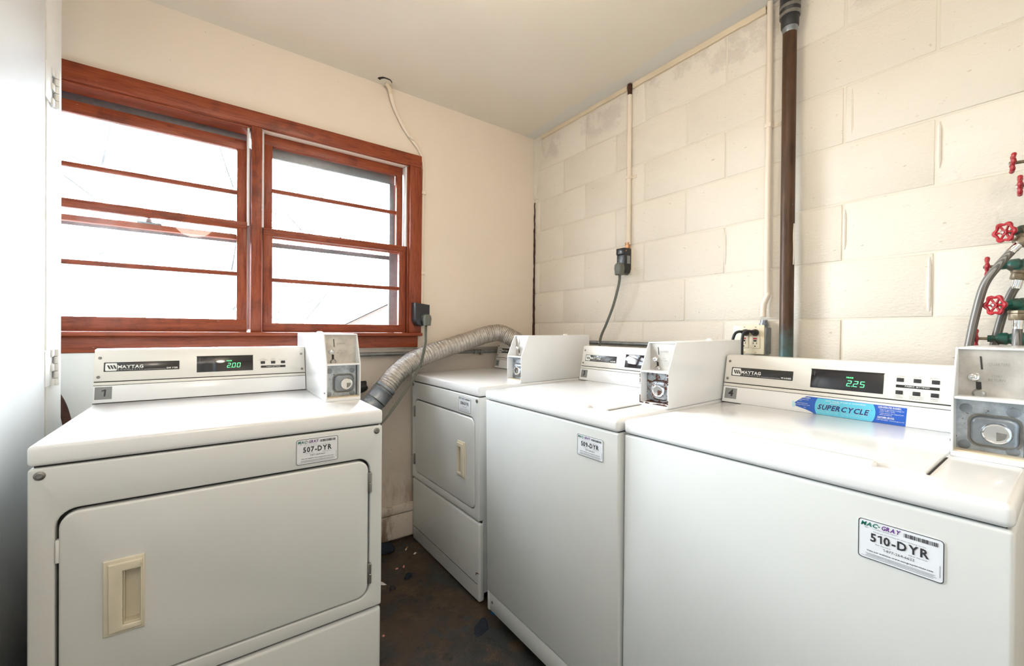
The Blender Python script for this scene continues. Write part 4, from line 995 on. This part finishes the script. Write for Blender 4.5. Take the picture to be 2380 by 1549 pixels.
# rear wheels, edge-on behind the hoses
valve((1.690, .1480, Z(.182)), (.10, -1, 0), .0225, .05, 'red handwheel valve seen edge-on, half hidden by bent hose', nut=(1.690, .0945, Z(.158)))
valve((1.690, .1660, Z(-.0105)), (.10, -1, 0), .0225, .06, 'lowest red handwheel valve, mostly hidden behind the hose')
hose([(1.665, .0885, Z(.236)), (1.662, .0990, Z(.222)), (1.652, .1253, Z(.1789)), (1.650, .1487, Z(.1306)), (1.650, .1640, Z(.050)), (1.650, .1745, Z(-.0276)), (1.650, .182, Z(-.09)), (1.65, .186, Z(-.2))], (-.2, .6, -.8), 'bent braided steel hose, leftmost, curving down to washer 4')
hose([(1.695, .0925, Z(.150)), (1.695, .0960, Z(.130)), (1.695, .1046, Z(.1305-.02)), (1.695, .1190, Z(.0580)), (1.695, .1340, Z(-.027)), (1.69, .143, Z(-.09)), (1.69, .145, Z(-.2))], (0, .2, -.98), 'braided steel hose in the middle, behind the lower red wheel')
hose([(1.652, .0915, Z(.045)), (1.652, .0920, Z(.022)), (1.651, .0925, Z(.0)), (1.650, .0930, Z(-.03)), (1.65, .093, Z(-.10)), (1.65, .093, Z(-.2))], (0, .02, -1), 'short upright braided steel hose at the right edge above coin box 4')
for i, yy in enumerate((-.005,)):
    t = empty('supply_pipe', (1.70, yy, 0)); tag(t, 'upright copper water supply pipe at the right behind the valves', 'pipe')
    cyl('pipe', 'copper', (0, 0, 0), (0, 0, 1), [(0, .011), (Z(.6), .011)], t, 18)
    for q, xx in ((.433, 1.67), (.368, 1.63), (.265, 1.70), (.081, 1.69), (.182, 1.70), (-.0105, 1.70)):
        tubeobj('branch', 'verd', [(xx-1.70, .045, Z(q)), ((xx-1.70)*.6, .015, Z(q)), (0, 0, Z(q))], .0105, t, 12, 4)

# ------------------------------------------------------------------ litter on the floor
def chip(name, mat, loc_, sx_, sy_, h, rz, label, cat, seed, grp=None):
    rnd = random.Random(seed); n = 8
    pts = [(sx_*math.cos(2*PI*i/n)*rnd.uniform(.65, 1.1), sy_*math.sin(2*PI*i/n)*rnd.uniform(.65, 1.1)) for i in range(n)]
    o = pris(name, mat, pts, 0, h, None, f=lambda x, y, z: Vector((x, z, y)), sm=False)
    for v in o.data.vertices:
        if v.co.z > h*.5: v.co.z *= rnd.uniform(.5, 1.2); v.co.x *= .8; v.co.y *= .8
    o.location = (loc_[0], loc_[1], .0); o.rotation_euler = (0, 0, rz); tag(o, label, cat, grp); return o
t = empty('cigarette_butt', (.837, 2.052, .004), .9); tag(t, 'cigarette butt with orange filter on the floor by the baseboard', 'cigarette butt')
cyl('filter_tip', 'filter', (0, 0, 0), (1, 0, 0), [(0, .0038), (.018, .0038)], t, 10); cyl('paper_stub', 'paper', (-.010, 0, 0), (1, 0, 0), [(0, .0034), (.010, .0037)], t, 10)
chip('paper_scrap', 'paper', (.860, 1.992), .014, .007, .002, .6, 'small white paper scrap near dryer 2 on the dark floor', 'paper', 1)
chip('paper_scrap', 'pink', (.733, 1.913), .008, .006, .003, .2, 'tiny pink paper scrap left of another scrap on the floor', 'paper', 2)
chip('paper_scrap', 'pink', (.767, 1.911), .013, .005, .003, 1.0, 'small pink and white scrap beside the rubber wedge on the floor', 'paper', 3)
chip('rubber_wedge', 'blue_cloth', (.753, 1.819), .026, .018, .012, .7, 'dark blue-black rubber wedge lying on the floor', 'rubber piece', 4)
chip('rubber_lump', 'rubber', (.661, 1.774), .016, .018, .014, .3, 'small black rubber lump on the floor beside dryer 1', 'rubber piece', 5)
o = chip('plastic_strip', 'liner', (.630, 1.845), .034, .011, .004, -.9, 'white plastic strip poking out from beside dryer 1', 'plastic strip', 6)
chip('floor_flake', 'blue_cloth', (.850, 1.345), .075, .030, .0025, .75, 'dark flake of old paint lying on the floor before washer 3', 'paint flake', 7)
chip('paper_scrap', 'pink', (.534, 1.520), .006, .006, .003, .1, 'tiny pink scrap at the edge of dryer 1 on the floor', 'paper', 8)
bm = bmesh.new(); bmesh.ops.create_icosphere(bm, subdivisions=3, radius=.05)
for v in bm.verts: v.co = Vector((v.co.x*1.3, v.co.y*.8, max(v.co.z*.5, -.012)))*(1+.35*mnoise.noise(v.co*28))
o = link('cloth', bm, 'blue_cloth', None, sm=True); o.location = (.735, 2.10, .014); tag(o, 'crumpled dark blue cloth on the floor against the baseboard', 'cloth')
o = cyl('bottle_cap', 'bluefoot', (.939, 1.385, 0), (0, 0, 1), [(0, .014), (.012, .014), (.014, .011)], None, 14); tag(o, 'blue plastic cap on the floor under the corner of washer 3', 'cap')

# ------------------------------------------------------------------ outside
struct(box('ground_outside', 'lawn', (-30, 2.6, -.6), (40, 60, -.5)))
hs = empty('house', (5.0, 15.0, -.5)); tag(hs, 'brick house with a gable end across the yard', 'house')
bm = bmesh.new(); prism(bm, [(-1.3, 0), (9, 0), (9, 1.9), (3.6, 4.2), (-1.3, 1.72)], [], 0, 8); bmesh.ops.recalc_face_normals(bm, faces=bm.faces); link('wall', bm, 'brickhouse', hs)
bm = bmesh.new(); prism(bm, [(-1.6, 1.62), (3.6, 4.28), (9.3, 1.85), (9.3, 1.97), (3.6, 4.42), (-1.6, 1.76)], [], -.25, 8.2); bmesh.ops.recalc_face_normals(bm, faces=bm.faces); link('roof', bm, 'roof', hs)
box('trim_board', 'liner', (-.9, -.02, 0), (-.78, 0.0, 1.75), hs)
def tree(x, y, h, r, seed, label):
    rnd = random.Random(seed); bm = bmesh.new(); t = empty('bare_tree', (x, y, -.52)); tag(t, label, 'tree', 'bare trees across the yard')
    tr_ = spline([(0, 0, 0), (rnd.uniform(-.1, .1), 0, h*.35), (rnd.uniform(-.25, .25), rnd.uniform(-.2, .2), h*.7), (rnd.uniform(-.4, .4), 0, h)], 6)
    tube(bm, tr_, lambda i, n: r*(1-.85*i/n), 8)
    bmesh.ops.recalc_face_normals(bm, faces=bm.faces); link('trunk', bm, 'bark', t, sm=True)
    bm = bmesh.new()
    for k_ in range(11):
        i = rnd.randrange(4, len(tr_)-1); a = rnd.uniform(0, 2*PI); L = h*rnd.uniform(.15, .32)
        e = tr_[i]+Vector((math.cos(a)*L, math.sin(a)*L*.6, L*rnd.uniform(.3, 1.1))); mid = tr_[i].lerp(e, .5)+Vector((0, 0, -L*.06))
        tube(bm, spline([tr_[i], mid, e], 4), lambda q, n: r*.28*(1-.8*q/n), 5)
        e2 = mid+Vector((math.cos(a+.8)*L*.5, math.sin(a+.8)*L*.3, L*.5)); tube(bm, [mid, mid.lerp(e2, .5), e2], lambda q, n: r*.14*(1-.7*q/n), 5)
    bmesh.ops.recalc_face_normals(bm, faces=bm.faces); link('branches', bm, 'bark', t, sm=True)['kind'] = 'stuff'
tree(-.75, 7.5, 9, .17, 1, 'thick bare tree trunk seen through left window')
tree(-1.6, 9.5, 8, .10, 2, 'slim bare tree left of the thick trunk outside')
tree(.55, 13, 9, .09, 3, 'slender bare tree seen at right side of left window')
tree(2.1, 12, 8, .08, 4, 'leftmost slender bare tree seen through right window')
tree(2.9, 14.5, 9, .10, 5, 'middle bare tree seen through right window')
tree(3.2, 27, 9, .11, 6, 'bare tree rising behind the roof of the house')
